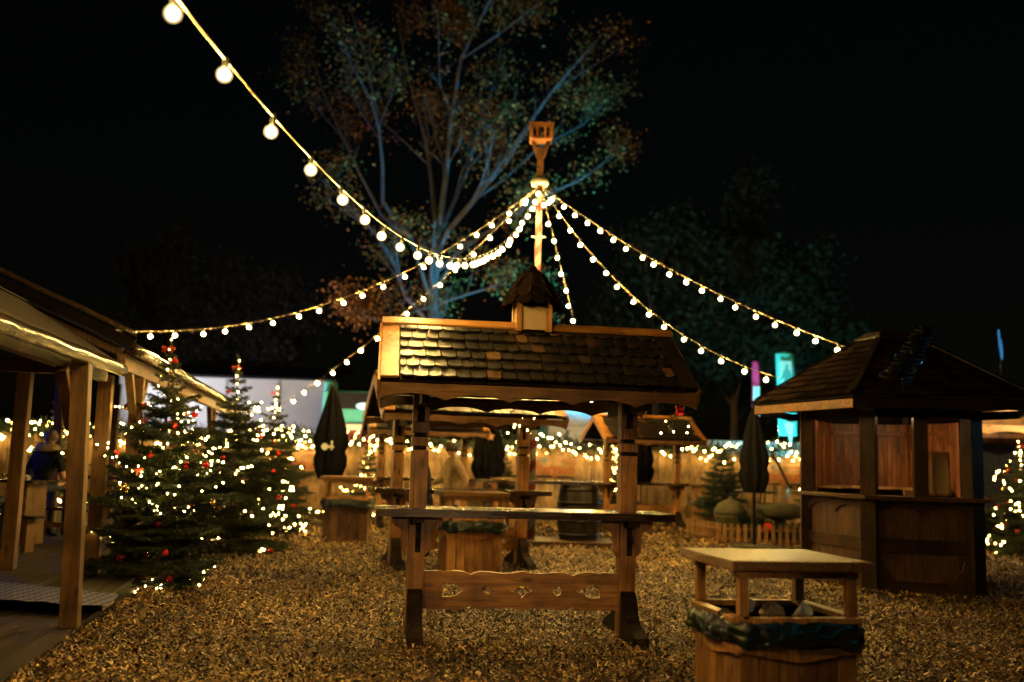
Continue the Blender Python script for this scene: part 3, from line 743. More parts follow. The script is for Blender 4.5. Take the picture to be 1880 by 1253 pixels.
for k, (a, b, lab) in enumerate([(-16.3, -11.2, 'lit fir garland on the fence seen through the pavilion posts'), (-11.2, -6.8, 'lit fir garland on the fence just behind the decorated firs'),
                               (-6.8, -3.1, 'lit fir garland on the fence between far bin and dark folded parasol'), (-3.1, -.4, 'lit fir garland on the fence behind the tan jacketed man'),
                               (-.4, 2.6, 'lit fir garland on the fence above the lettered board beside the striped pole'), (2.6, 5.2, 'lit fir garland on the fence seen under the open gabled table roof'),
                               (5.2, 9.6, 'lit fir garland on the fence above the picket garden, reaching the kiosk')]):
    garland(a, b, lab, 40 + k, int((b - a) * 17))
def sign(x, z, s, label, body='Wintergaudi'):
    t = thing('fence_sign', label, 'sign', (x, FY - .045, z), group='lettered boards on the fence')
    b = MB()
    b.box((0, 0, 0), (1.75 * s, .022, .62 * s)); b.build('board', M['sign_board'], t, bevel=.004)
    o = meshobj('lettering', text_mesh(body, .36 * s, .003, .012 * s, .0), M['rust_print'], t); o.rotation_euler = (PI / 2, 0, 0); o.location = (0, -.016, -.06 * s); o.scale = (.86, 1.25, 1)
    e = MB(); e.prism([(-.05, .06), (.05, .06), (.05, -.02), (0, -.08), (-.05, -.02)], lambda u, v, w: Vector((u * s * 1.2 - .1 * s, -.0145 - w, v * s * 1.2 + .2 * s)), .004); e.build('emblem', M['blue_print'], t)
    w_ = MB()
    for k in range(3):
        a = k * PI / 3; w_.bar((-.42 * s - math.cos(a) * .08 * s, -.0145 - .001 * k, .19 * s - math.sin(a) * .08 * s), (-.42 * s + math.cos(a) * .08 * s, -.0145 - .001 * k, .19 * s + math.sin(a) * .08 * s), .002, .024 * s, up=(0, 1, 0))
    w_.build('snowflake', M['white_paint'], t)
    bar = MB(); bar.box((0, -.014, -.27 * s), (1.5 * s, .005, .045 * s)); bar.build('underline', M['wood_dark'], t)
    bar = MB(); bar.box((.6 * s, -.014, .21 * s), (.42 * s, .005, .04 * s)); bar.build('bar_mark', M['rust_print'], t)
sign(1.12, 1.42, .98, 'rust lettered pale board on the fence beside the striped pole')
sign(7.6, 1.40, .98, 'rust lettered pale board on the fence beside the kiosk')
sign(-6.1, 1.36, .98, 'dim lettered board on the fence behind the distant orange bin')

# ------------------------------------------------------------------ fir trees
def fir(label, loc, H, Rm, seed, per_m=170, mat='needle', whorls=17, gap=.0, group='decorated firs', base=.12, nb=90, fme=None, nba=10, nbow=8, lights_label=None, orn=None, box=True, ln=.024):
    rnd = random.Random(seed); t = thing('fir_tree', label, 'fir tree', loc, group=group)
    S, E, tips = [], [], []; br = MB(); br.tube([(0, 0, 0), (.01, 0, H * .3), (-.01, .01, H * .65), (0, 0, H * .995)], [.045 * H / 3, .036 * H / 3, .02 * H / 3, .004], 8)
    for w in range(whorls + 1):
        f = w / whorls; z = base + (H * .9 - base) * (f ** .92)
        rad = Rm * min(1.0, (1 - f) * 1.42) ** .95 * rnd.uniform(.62, 1.12) + .05
        nbr = rnd.randint(8, 10) if f < .55 else (7 if f < .75 else 5)
        a0 = rnd.uniform(0, 6.28)
        for k in range(nbr):
            a = a0 + 2 * PI * k / nbr + rnd.uniform(-.25, .25); L = rad * rnd.uniform(.75, 1.12); up = .05 + .55 * f
            p0 = Vector((0, 0, z)); ex = Vector((math.cos(a), math.sin(a), 0)); pts = []
            for j in range(6):
                u = j / 5; pts.append(p0 + ex * L * u + Vector((0, 0, L * (up * u - .18 * u * u + .1 * u ** 3))))
            br.tube(pts, [.011 * (1 - .8 * j / 5) * H / 3 + .002 for j in range(6)], 4)
            for j in range(5): S.append(pts[j]); E.append(pts[j + 1])
            tips.append((pts[5], f)); tips.append((pts[3] + Vector((0, 0, .02)), f))
            nt_ = max(3, int(L / .055))
            sx = Vector((-ex.y, ex.x, 0))
            for j in range(nt_):
                u = .18 + .8 * j / nt_; i = min(4, int(u * 5)); q = pts[i].lerp(pts[i + 1], u * 5 - i)
                for s in (-1, 1):
                    tl = L * .5 * (1 - u * .75) * rnd.uniform(.6, 1.1) + .04
                    e = q + (ex * .65 + sx * s * .85 + Vector((0, 0, rnd.uniform(-.4, .3)))).normalized() * tl
                    S.append(q); E.append(e)
                    if tl > .16:
                        for v in (.45, .75):
                            q2 = q.lerp(e, v)
                            for s2 in (-1, 1):
                                S.append(q2); E.append(q2 + (ex * .5 + sx * s * .6 + ex * s2 * .6 - sx * s2 * s * .3 + Vector((0, 0, rnd.uniform(-.15, .1)))).normalized() * tl * .4)
                    if rnd.random() < .3: tips.append((e, f))
    S.append(Vector((0, 0, H * .88))); E.append(Vector((0, 0, H)))
    br.build('trunk', M['bark'], t)
    npmesh('foliage', needles(S, E, per_m * 4.6, ln * 1.25, .0062 * (170 / per_m) ** .5), 3, M[mat], t)
    if box:
        MB().box((0, 0, .09), (.5, .5, .18), top=1.05).build('planter_box', M['kiosk'], t, bevel=.006)
    L0 = Vector(loc)
    vis = [q for q in tips if (L0 + q[0]).y < L0.y + .35 * Rm]
    if nb:
        pts = []
        for j in range(7): pts.append(Vector((rnd.uniform(-.03, .03), -.02, H * (.97 - .04 * j))))
        allq = [q[0] for q in vis]
        while len(pts) < nb:
            c = rnd.choice(allq); stp = Vector((rnd.choice((-1, 1)) * rnd.uniform(.05, .12), rnd.uniform(-.02, .02), rnd.uniform(-.12, .07)))
            for j in range(rnd.randint(3, 8)):
                near = min(allq, key=lambda a: (a - c).length_squared)
                if (near - c).length > .3: break
                pts.append(c.lerp(near, .45) + Vector((rnd.uniform(-.02, .02), -.03, rnd.uniform(-.03, .02)))); c = c + stp + Vector((rnd.uniform(-.05, .05), 0, rnd.uniform(-.07, .07)))
        for part in (pts[:100], pts[100:]):
            if part: fairy_string(lights_label, part, fme, loc, group='fairy light chains wound round ' + orn, wire=False)
    if nba or nbow:
        rnd.shuffle(vis)
        for k in range(nba):
            q = vis[k % len(vis)]; c = L0 + q[0] + Vector((0, -.02, -.05)); gold = k % 3 == 2
            mb = MB(); mb.lathe([(.004, -.037), (.021, -.031), (.034, -.015), (.038, 0), (.034, .015), (.021, .031), (.008, .038)], 12); mb.lathe([(.009, .036), (.009, .046), (.003, .05)], 8, mi=1)
            o = mb.build('bauble', [M['gold_gloss'] if gold else M['red_gloss'], M['gold_gloss']], smooth=True, loc=c)
            tag(o, ('small gold bauble hanging in ' if gold else 'shiny red bauble hanging in ') + orn, 'bauble', ('gold' if gold else 'red') + ' baubles in ' + orn)
        for k in range(nbow):
            q = vis[(k + nba) % len(vis)] if k > 1 else (Vector((.03 if k else -.05, -.03, H * .93)), 1)
            c = L0 + q[0] + Vector((0, -.045, .01)); mb = MB()
            for s in (-1, 1):
                mb.prism([(0, .012), (s * .026, .03), (s * .058, .028), (s * .06, -.016), (s * .03, -.024), (0, -.012)], XZ(-.012), .03)
                mb.prism([(0, 0), (s * .024, -.075), (s * .043, -.066), (s * .012, .0)], XZ(-.004), .008)
            mb.box((0, -.014, 0), (.03, .03, .034))
            o = mb.build('bow', M['bow'], loc=c, bevel=.006); o.scale = (.75, .75, .75); o.rotation_euler = (rnd.uniform(-.3, .3), rnd.uniform(-.5, .5), rnd.uniform(-.6, .6))
            tag(o, 'red ribbon bow tied in ' + orn, 'bow', 'red bows in ' + orn)
    return t
fir('tallest looking decorated fir, standing beside the deck corner in front of the pavilion', (-3.95, 11.5, 0), 2.93, .8, 1, nb=165, fme=F_S, nba=22, nbow=9, lights_label='warm fairy lights on the big fir beside the deck corner', orn='the big fir beside the deck corner')
fir('decorated fir second along the pavilion, its thin tip above the far gutter', (-4.45, 16.2, 0), 3.15, .98, 2, per_m=120, nb=125, fme=F_M, nba=16, nbow=8, lights_label='warm fairy lights on the middle fir along the pavilion', orn='the middle fir along the pavilion')
fir('decorated fir third along the pavilion, beside the far end of the gutter', (-4.6, 19.6, 0), 2.95, .76, 3, per_m=90, nb=98, fme=F_M, nba=9, nbow=5, lights_label='warm fairy lights on the last fir along the pavilion', orn='the last fir along the pavilion')
fir('slim lit fir by the fence beside the dark brown bin', (-3.55, 25.5, 0), 2.1, .5, 4, per_m=80, whorls=12, nb=60, fme=F_M, nba=3, nbow=3, lights_label='warm fairy lights on the slim fir by the dark brown bin', orn='the slim fir by the dark brown bin')
fir('lit fir by the fence seen behind the open gabled table', (2.95, 27.6, 0), 2.2, .6, 5, per_m=80, whorls=12, nb=60, fme=F_M, nba=3, nbow=2, lights_label='warm fairy lights on the fir behind the open gabled table', orn='the fir behind the open gabled table')
fir('bushy decorated fir beside the kiosk at the edge of the view', (10.15, 19.9, 0), 2.3, .66, 6, per_m=110, whorls=13, nb=90, fme=F_M, nba=8, nbow=8, lights_label='white fairy lights on the bushy fir beside the kiosk', orn='the bushy fir beside the kiosk')
fir('unlit dark fir in the picket garden before the fence', (4.95, 23.2, 0), 2.2, .72, 7, per_m=90, mat='needle_dark', whorls=13, nb=0, nba=0, nbow=0, box=False)
fir('unlit dark fir between striped pole and the black parasol near the fence', (-.1, 26.6, 0), 1.9, .62, 8, per_m=80, mat='needle_dark', whorls=12, nb=0, nba=0, nbow=0, box=False)
fir('lit fir against the fence seen through the pavilion behind a blue haired guest', (-12.35, 27.2, 0), 3.0, .75, 9, per_m=60, whorls=13, nb=70, fme=F_L, nba=3, nbow=3, lights_label='fairy lights on the fir seen through the pavilion', orn='the fir seen through the pavilion')
fir('small lit fir beside the kiosk counter and the garden basin', (6.85, 22.8, 0), 1.9, .42, 10, per_m=70, whorls=10, nb=24, fme=F_S, nba=1, nbow=1, lights_label='few fairy lights on the small fir beside the kiosk counter', orn='the small fir beside the kiosk counter')

# ------------------------------------------------------------------ deck, pavilions
DZ, DZ2 = .07, .17
def deck():
    t = thing('wooden_deck', 'long weathered plank deck under the pavilion beside the chips', 'deck')
    def strip(name, y0, y1, z, wid, n_):
        mb = MB(); mat_i = 0
        d = Vector((-.18, 1, 0)).normalized(); nrm = Vector((-1, -.18, 0)).normalized()
        k = 0; o = .0
        while o < wid:
            a = Vector((deck_edge(y0), y0, z - .02)) + nrm * (o + .07); b = Vector((deck_edge(y1), y1, z - .02)) + nrm * (o + .07)
            mb.bar(a, b, .135, .04, up=(0, 0, 1)); o += .142
        mb.build(name, M['deck'], t)
        f = MB(); f.bar(Vector((deck_edge(y0), y0, z / 2 - .02)) + nrm * .02, Vector((deck_edge(y1), y1, z / 2 - .02)) + nrm * .02, .03, z - .004); f.build('edge_board', M['wood_dark'], t)
    strip('lower_boards', -2, 9.55, DZ, 6.0, 0); strip('upper_boards', 9.56, 26, DZ2, 7.0, 0)
    a = Vector((deck_edge(9.55), 9.55, .1)); MB().bar(a, a + Vector((-5.5, 1.2, 0)) * 1, .03, .14).build('step_board', M['deck'], t)
    MB().bar(Vector((deck_edge(9.4) + .02, 9.42, .12)), Vector((deck_edge(9.95) + .02, 9.95, .12)), .03, .09).build('end_block', M['yellow_wood'], t)
deck()
def mat_cloth():
    m, nt, b = newmat('blue white lozenge cloth'); N = nt.nodes.new
    tc = N('ShaderNodeTexCoord'); mp = N('ShaderNodeMapping'); mp.inputs['Rotation'].default_value = (0, 0, R_(45)); mp.inputs['Scale'].default_value = (13, 13, 1)
    ck = N('ShaderNodeTexChecker'); ck.inputs['Scale'].default_value = 1; ck.inputs['Color1'].default_value = (.02, .035, .19, 1); ck.inputs['Color2'].default_value = (.17, .165, .19, 1)
    L_(nt, tc.outputs['Object'], mp.inputs['Vector']); L_(nt, mp.outputs[0], ck.inputs['Vector']); L_(nt, ck.outputs['Color'], b.inputs['Base Color']); b.inputs['Roughness'].default_value = .8
    q = MB(); z = DZ2 + .004; c = [G(196, 1115, DZ2), G(219, 1093, DZ2), G(-60, 1063, DZ2), G(-60, 1098, DZ2)]
    n = 24
    for j in range(2):
        for i in range(n + 1):
            u = i / n; p = (c[0].lerp(c[3], u)).lerp(c[1].lerp(c[2], u), j); q.v.append((p.x, p.y, z + .004 * math.sin(i * 1.3)))
    for i in range(n): q.f.append((i, i + 1, n + 2 + i, n + 1 + i)); q.m.append(0)
    o = q.build('mat', m); s = o.modifiers.new('solid', 'SOLIDIFY'); s.thickness = .004; s.offset = 1
    tag(o, 'blue and white lozenge cloth mat laid along the step of the deck', 'mat')
mat_cloth()
DV = Vector((-.18, 1, 0)).normalized(); NV = Vector((-1, -.18, 0)).normalized()
def edge(y, off=0.0, z=0.0): return Vector((deck_edge(y), y, z)) + NV * off
def gutter(mb, a, b, r, seed):
    n = 44; rnd = random.Random(seed); vs = []; k = 14
    d = (b - a).normalized(); s = Vector((0, 0, 1)).cross(d).normalized()
    for i in range(n + 1):
        p = a.lerp(b, i / n) + Vector((0, 0, -.003 * math.sin(i * .9)))
        for j in range(k):
            t = 2 * PI * j / k; rr = r * (1 + .025 * noise.noise(Vector((i * .45, j * .6, seed))) + (.10 if j in (3, 4) else 0))
            vs.append(p + s * math.cos(t) * rr * .8 + Vector((0, 0, math.sin(t) * rr)))
    fs = [(i * k + j, i * k + (j + 1) % k, (i + 1) * k + (j + 1) % k, (i + 1) * k + j) for i in range(n) for j in range(k)]
    fs += [tuple(range(k))[::-1], tuple(n * k + j for j in range(k))]
    mb.add(vs, fs)
def post_to(t, base, top, w, d=None, mat='pav'):
    MB().bar(base, top, w, d or w, up=(-.18, 1, 0)).build('post', M[mat], t, bevel=.006)
def pav_near():
    t = thing('pavilion', 'open timber pavilion with felt roof and rolled plastic gutter, nearest part over the mat', 'pavilion')
    zg = 2.35
    base = G(128, 1152, DZ); top = P(151, 662, base.y - .02)
    post_to(t, base, top, .145)
    for b, px in ((G(168, 1056, DZ2), (196, 690)), (G(14, 1046, DZ2), (54, 615)), (G(-70, 1100, DZ2), (-30, 600))):
        tp = P(px[0], px[1], b.y); tp.z = max(2.35, min(tp.z, 2.75)); post_to(t, b, tp, .15)
    g = MB(); gutter(g, edge(3.4, .05, zg - .06), edge(10.0, .05, zg), .062, 2); g.build('gutter', M['foil'], t, smooth=True)
    rf = MB()
    a, b = edge(3.2, .12, zg + .06), edge(10.05, .12, zg + .06); s = NV * 4.2 + Vector((0, 0, 2.55))
    # felt roof sheet with thickness
    up = Vector((0, 0, .03))
    vs = [a, b, b + s, a + s]; rf.add(vs + [v + up for v in vs], [(3, 2, 1, 0), (4, 5, 6, 7), (0, 1, 5, 4), (1, 2, 6, 5), (2, 3, 7, 6), (3, 0, 4, 7)])
    roof = rf.build('roof', M['sheet_roof'], t)
    sm = MB()
    for k in (.22, .5, .8): sm.bar(a + s * k + up * 1.2, b + s * k + up * 1.2, .05, .012)
    sm.build('felt_seam', M['wood_dark'], roof)
    bm = MB(); bm.bar(edge(3.3, .24, zg - .06), edge(10.0, .24, zg - .06), .09, .12); bm.build('eave_beam', M['pav_len'], t, bevel=.005)
    for y in (4.2, 5.4, 6.6, 7.8, 9.0, 9.9):
        MB().bar(edge(y, .24, zg + .0), edge(y, 4.2, zg + 2.44), .07, .12).build('rafter', M['pav'], t)
    for b_, y in ((base, 8.85),):
        MB().bar(edge(y, .22, 1.75), edge(y - .55, .2, 2.22), .09, .09).build('brace', M['pav'], t)
    tr = MB()
    for y in (6.4, 10.0): MB().bar(edge(y, .3, 2.36), edge(y, 4.4, 2.36), .09, .14).build('tie_beam', M['pav'], t)
def pav_far():
    t = thing('pavilion', 'further timber pavilion whose gutter runs back behind the decorated firs', 'pavilion')
    zg = 2.6
    g = MB(); gutter(g, edge(10.35, .02, zg), edge(25.0, .02, zg), .062, 4); g.build('gutter', M['foil'], t, smooth=True)
    a, b = edge(10.3, .1, zg + .07), edge(25.1, .1, zg + .07); s = NV * 4.6 + Vector((0, 0, 2.0)); up = Vector((0, 0, .03)); rf = MB()
    vs = [a, b, b + s, a + s]; rf.add(vs + [v + up for v in vs], [(3, 2, 1, 0), (4, 5, 6, 7), (0, 1, 5, 4), (1, 2, 6, 5), (2, 3, 7, 6), (3, 0, 4, 7)])
    rf.build('roof', M['sheet_roof'], t)
    bm = MB(); bm.bar(edge(10.4, .16, zg - .13), edge(25, .16, zg - .13), .09, .17); bm.build('eave_beam', M['pav_len'], t, bevel=.005)
    for y in (11.4, 14.5, 18.8, 24.7):
        post_to(t, edge(y, .16, DZ2), edge(y, .16, zg - .22), .14)
        for s_ in (-1, 1):
            if y + s_ * .5 > 10.5: MB().bar(edge(y, .17, 1.85), edge(y + s_ * .5, .17, zg - .2), .08, .09).build('brace', M['pav'], t)
    for y in (12.9, 16.6, 20.8): post_to(t, edge(y, 2.3, DZ2), edge(y, 2.3, zg + .3), .14)
    for y in (10.6, 12.4, 14.5, 16.6, 18.8, 21, 23, 24.9): MB().bar(edge(y, .2, zg - .01), edge(y, 4.6, zg + 1.9), .07, .1).build('rafter', M['pav'], t)
    e = MB(); e.bar(edge(10.28, .02, zg + .05), edge(10.28, 4.6, zg + 2.02), .03, .10); e.build('barge_board', M['kiosk_eave'], t); e = MB(); gutter(e, edge(10.26, .0, zg + .15), edge(10.26, 4.6, zg + 2.12), .03, 7); e.build('rolled_tarp', M['foil'], t, smooth=True)
pav_near(); pav_far()
# beer tables and benches
def beer(name, label, cat, c, L, W, h, group):
    t = thing(name, label, cat, c, R_(-4), group)
    MB().box((0, 0, h - .02), (L, W, .04)).build('top' if cat == 'table' else 'seat', M['wood_top'], t, bevel=.004)
    for s in (-1, 1):
        MB().box((s * (L / 2 - .16), 0, (h - .04) / 2), (.06, W * .75, h - .04)).build('leg', M['pav'], t, bevel=.004)
    MB().box((0, 0, h * .45), (L - .4, .04, .08)).build('stretcher', M['pav'], t)
    return t
beer('table', 'dark wooden beer table end on under the near pavilion, by the guest with blue hair', 'table', (-7.75, 14.6, DZ2), 2.2, .72, .92, 'tables under the pavilion')
beer('table', 'dark wooden beer table lit blue behind the big fir under the pavilion', 'table', (-7.6, 17.6, DZ2), 2.2, .72, .92, 'tables under the pavilion')
beer('bench', 'plain wooden bench in front of the end on beer table', 'bench', (-7.2, 13.55, DZ2), 2.0, .28, .48, 'benches under the pavilion')
beer('bench', 'plain wooden bench closest to the viewer under the pavilion', 'bench', (-7.55, 12.75, DZ2), 2.0, .28, .48, 'benches under the pavilion')
beer('bench', 'wooden bench behind the end on beer table beside seated guests', 'bench', (-7.3, 15.55, DZ2), 2.0, .28, .48, 'benches under the pavilion')
mg = MB(); mg.lathe([(.035, 0), (.04, .01), (.036, .12), (.039, .13)], 12); mg.tube([(.038, 0, .03), (.065, 0, .04), (.065, 0, .09), (.038, 0, .1)], .006, 5)
tag(mg.build('mug', M['iron'], loc=(-6.95, 14.62, DZ2 + .92), smooth=True), 'small dark mug standing on the beer table end by a guest', 'mug')

# ------------------------------------------------------------------ people
def skin_mesh(name, chains, mats, matfn, sub=2):
    # chains: list of [(point, radius), ...]; points shared by identical coordinates; first point is the root
    idx, vs, rs, es = {}, [], [], []
    for ch in chains:
        prev = None
        for p, r in ch:
            k = tuple(round(c, 4) for c in p)
            if k not in idx: idx[k] = len(vs); vs.append(k); rs.append(r)
            i = idx[k]
            if prev is not None and prev != i: es.append((prev, i))
            prev = i
    me = bpy.data.meshes.new(name); me.from_pydata(vs, es, [])
    o = bpy.data.objects.new(name, me); C.objects.link(o)
    o.modifiers.new('skin', 'SKIN'); ss = o.modifiers.new('sub', 'SUBSURF'); ss.levels = ss.render_levels = sub
    for d, r in zip(me.skin_vertices[0].data, rs): d.radius = r if isinstance(r, tuple) else (r, r)
    me.skin_vertices[0].data[0].use_root = True
    dg = bpy.context.evaluated_depsgraph_get(); dg.update()
    m2 = bpy.data.meshes.new_from_object(o.evaluated_get(dg)); bpy.data.objects.remove(o)
    for m in mats: m2.materials.append(m)
    for p in m2.polygons: p.use_smooth = True; p.material_index = matfn(p.center)
    m2.name = name
    o = bpy.data.objects.new(name, m2); C.objects.link(o); return o
def hand_chains(wrist, d, side, s=1.0):
    # palm and five fingers, slightly curled
    d = Vector(d).normalized(); side = Vector(side).normalized(); n = d.cross(side); w = Vector(wrist)
    palm = w + d * .05 * s; out = [[(w, .024 * s), (palm, (.036 * s, .02 * s))]]
    for k, (o, l) in enumerate(((-.03, .062), (-.01, .074), (.01, .07), (.028, .055))):
        a = palm + side * o * s + d * .042 * s; out.append([(palm, (.036 * s, .02 * s)), (a, .0095 * s), (a + d * l * .5 * s - n * .008 * s, .0085 * s), (a + d * l * .85 * s - n * .03 * s, .007 * s)])
    a = w + d * .025 * s - side * .028 * s
    out.append([(palm, (.036 * s, .02 * s)), (a - side * .02 * s + d * .02 * s, .0105 * s), (a - side * .032 * s + d * .055 * s, .008 * s)])
    return out
def face(t, head, fwd, s=1.0):
    # nose, eyes, ears, mouth as small meshes on the head
    f = Vector(fwd).normalized(); sd = Vector((0, 0, 1)).cross(f).normalized()
    m = MB(); h = Vector(head)
    m.prism([(0, .03), (.028, -.02), (0, -.028)], lambda u, v, w: h + f * (.088 + u) * s + sd * (w - .012) * s + Vector((0, 0, v * s)), .024 * s)
    m.build('nose', M['skin'], t, bevel=.004)
    for k in (-1, 1):
        e = MB(); e.lathe([(.002, -.009), (.009, 0), (.002, .009)], 8, c=h + f * .088 * s + sd * .034 * k * s + Vector((0, 0, .022 * s))); e.build('eye', M['black'], t)
        r = MB(); r.lathe([(.004, -.03), (.018, -.012), (.02, .012), (.006, .03)], 8, c=h + sd * .088 * k * s - f * .005); r.build('ear', M['skin'], t, smooth=True)
    q = MB(); q.box(h + f * .083 * s + Vector((0, 0, -.05 * s)), (.035, .035, .008)); q.build('mouth', M['red_paint'], t)
def hair_cap(t, head, fwd, mat, r=.112, low=-.05, cut=.02):
    f = Vector(fwd).normalized(); m = MB(); n = 18; rows = 9; vs, fs = [], []
    for i in range(rows + 1):
        th = PI * .68 * i / rows
        for j in range(n):
            a = 2 * PI * j / n; d = Vector((math.sin(th) * math.cos(a), math.sin(th) * math.sin(a), math.cos(th)))
            if d.dot(f) > .45 and d.z < .45: d = (d - f * (d.dot(f) - .45)).normalized() * .9
            vs.append(Vector(head) + d * r * (1 + .06 * noise.noise(d * 6)) * (1.0 if d.dot(f) < .5 else .95) + Vector((0, 0, .012)))
    for i in range(rows):
        for j in range(n): fs.append((i * n + j, i * n + (j + 1) % n, (i + 1) * n + (j + 1) % n, (i + 1) * n + j))
    m.add(vs, fs); m.build('hair', mat, t, smooth=True)
def person(label, loc, rz, stand=True, top='tan_jacket', legs='denim', hair='hair', h=1.78, lean=0.0, arms=None, group=None, cap=None, shortsleeve=False, seat=.5, girth=1.0):
    s = h / 1.78; t = thing('person', label, 'person', loc, rz, group)
    # local frame: faces -Y
    hip = Vector((0, 0, .95 if stand else seat + .1)) * s
    def V(x, y, z): return Vector((x, y, z)) * s
    up = Vector((0, -math.sin(lean), math.cos(lean)))
    waist = hip + up * .16 * s; chest = hip + up * .36 * s; neckb = hip + up * .52 * s; neck = hip + up * .58 * s + V(0, -.015, 0); head = neck + V(0, -.03, .13); crown = head + V(0, 0, .07)
    g = s * girth; ch = [[(hip, (.165 * g, .115 * g)), (waist, (.155 * g, .115 * g)), (chest, (.18 * g, .13 * g)), (neckb, (.11 * g, .085 * g)), (neck, .055 * s), (head + V(0, .01, -.05), (.075 * s, .08 * s)), (head, (.082 * s, .095 * s)), (crown, (.07 * s, .08 * s))]]
    arms = arms or {}
    for sd in (-1, 1):
        sh = neckb + V(sd * .19, 0, -.045); a = arms.get(sd)
        el, wr, hd = a if a else (V(sd * .26, .02, 0) + Vector((0, sh.y, sh.z - .29 * s)), V(sd * .25, -.06, 0) + Vector((0, sh.y, sh.z - .54 * s)), (0, -.2, -1))
        ch.append([(chest, (.18 * g, .13 * g)), (sh, .07 * g), (el, .054 * g), (wr, .032 * s)])
        hc = hand_chains(wr, hd, (0, 1, 0) if abs(Vector(hd).normalized().y) < .7 else (1, 0, 0), s); hc[0][0] = (wr, .032 * s); ch += hc
        hj = hip + V(sd * .1, 0, -.04)
        if stand: kn, an, toe = hip + V(sd * .11, -.02, -.46), V(sd * .11, .03, .09), V(sd * .13, -.15, .04)
        else: kn, an, toe = hip + V(sd * .13, -.44, .0), V(sd * .13, -.42, .09), V(sd * .14, -.6, .04)
        ch.append([(hip, (.165 * g, .115 * g)), (hj, .1 * s), (kn, .062 * s), (an, .045 * s), (toe, .04 * s)])
    hz, wz = hip.z, [Vector(arms[k][1]) if k in arms else None for k in (-1, 1)]
    wrists = [c[3][0] for c in ch if len(c) == 4 and c[0][0] == chest]; elbows = [c[2][0] for c in ch if len(c) == 4 and c[0][0] == chest]
    def mf(c):
        c = Vector(c)
        if c.z > neck.z - .01 * s and (c - head).length < .3: return 2
        for w, e in zip(wrists, elbows):
            if (c - Vector(w)).length < .035 * s or ((c - Vector(w)).dot((Vector(w) - Vector(e)).normalized()) > -.01 and (c - Vector(w)).length < .2 * s): return 2
            if shortsleeve and (c - Vector(e)).length < .1 * s or shortsleeve and (c - (Vector(e) + Vector(w)) / 2).length < .15 * s: return 2
        if c.z < hz - (.16 if stand else -.0) * s or (not stand and c.y < -.14 and c.z < hz + .12): return 3 if c.z < .11 * s else 1
        return 0
    b = skin_mesh('body', ch, [M[top], M[legs], M['skin'], M['black']], mf); b.parent = t
    face(t, head, (0, -1, 0), s); hair_cap(t, head, (0, -1, 0), M[hair], .108 * s)
    if cap:
        c = MB(); c.lathe([(.118, .03), (.12, .07), (.1, .115), (.05, .14), (.01, .145)], 16, c=head); c.prism([(-.09, -.09), (.09, -.09), (.06, -.2), (-.06, -.2)], lambda u, v, w: head + Vector((u, v, .035 + w)), .012)
        c.build('cap', M[cap], t, smooth=False)
    return t, neckb, head, chest
# man in tan jacket, side on, looking left
pt, nb_, hd_, ch_ = person('person in a tan jacket standing side on behind the second roofed table', (-.9, 16.4, 0), R_(-68), top='tan_jacket', legs='denim', h=1.86, girth=1.2, arms={-1: (Vector((-.36, -.02, 1.24)), Vector((-.24, -.28, 1.16)), (.5, -.8, .1)), 1: (Vector((.37, .1, 1.2)), Vector((.33, -.08, .98)), (0, -.5, -.8))})
cl = MB(); cl.lathe([(.085, -.03), (.1, .02), (.09, .05)], 14, c=nb_ + Vector((0, 0, .02))); cl.build('collar', M['tan_jacket'], pt, smooth=True)
person('person in dark clothes leaning on the counter, half hidden by the nearest post', (-1.28, 15.75, 0), R_(-110), top='navy', legs='navy', lean=.22)
pt, nb_, hd_, _ = person('seated person with blue lit hair, dark top and fur collar, seen from behind', (-7.05, 15.2, DZ2), R_(165), stand=False, top='navy', legs='denim', hair='hair_fair', h=1.8, lean=.18, shortsleeve=True, seat=.72,
       arms={-1: (Vector((-.3, -.1, .95)), Vector((-.22, -.34, .95)), (0, -1, 0)), 1: (Vector((.3, .02, .88)), Vector((.33, -.2, .78)), (.1, -.9, -.3))})
fc = MB(); fc.lathe([(.13, -.05), (.165, -.02), (.17, .03), (.12, .07)], 18, c=nb_ + Vector((0, 0, .03)), wob=lambda i, j: 1 + .08 * math.sin(j * 3.3 + i)); fc.build('fur_collar', M['fur'], pt, smooth=True)
person('seated person with dark cap partly hidden behind the big fir', (-6.55, 17.2, DZ2), R_(120), stand=False, top='navy', legs='navy', cap='navy', seat=.7, h=1.75, lean=.1)
person('person in a pale shirt at the very edge of the view under the pavilion', (-6.93, 13.0, DZ2), R_(150), stand=False, top='shirt', legs='denim', hair='hair', seat=.6, h=1.75)
tag(crumple('napkin', 'white napkin on the beer table beside the guest with blue hair', (-6.9, 14.45, DZ2 + .95), .05, M['paper'], 12, 'napkin'), None)

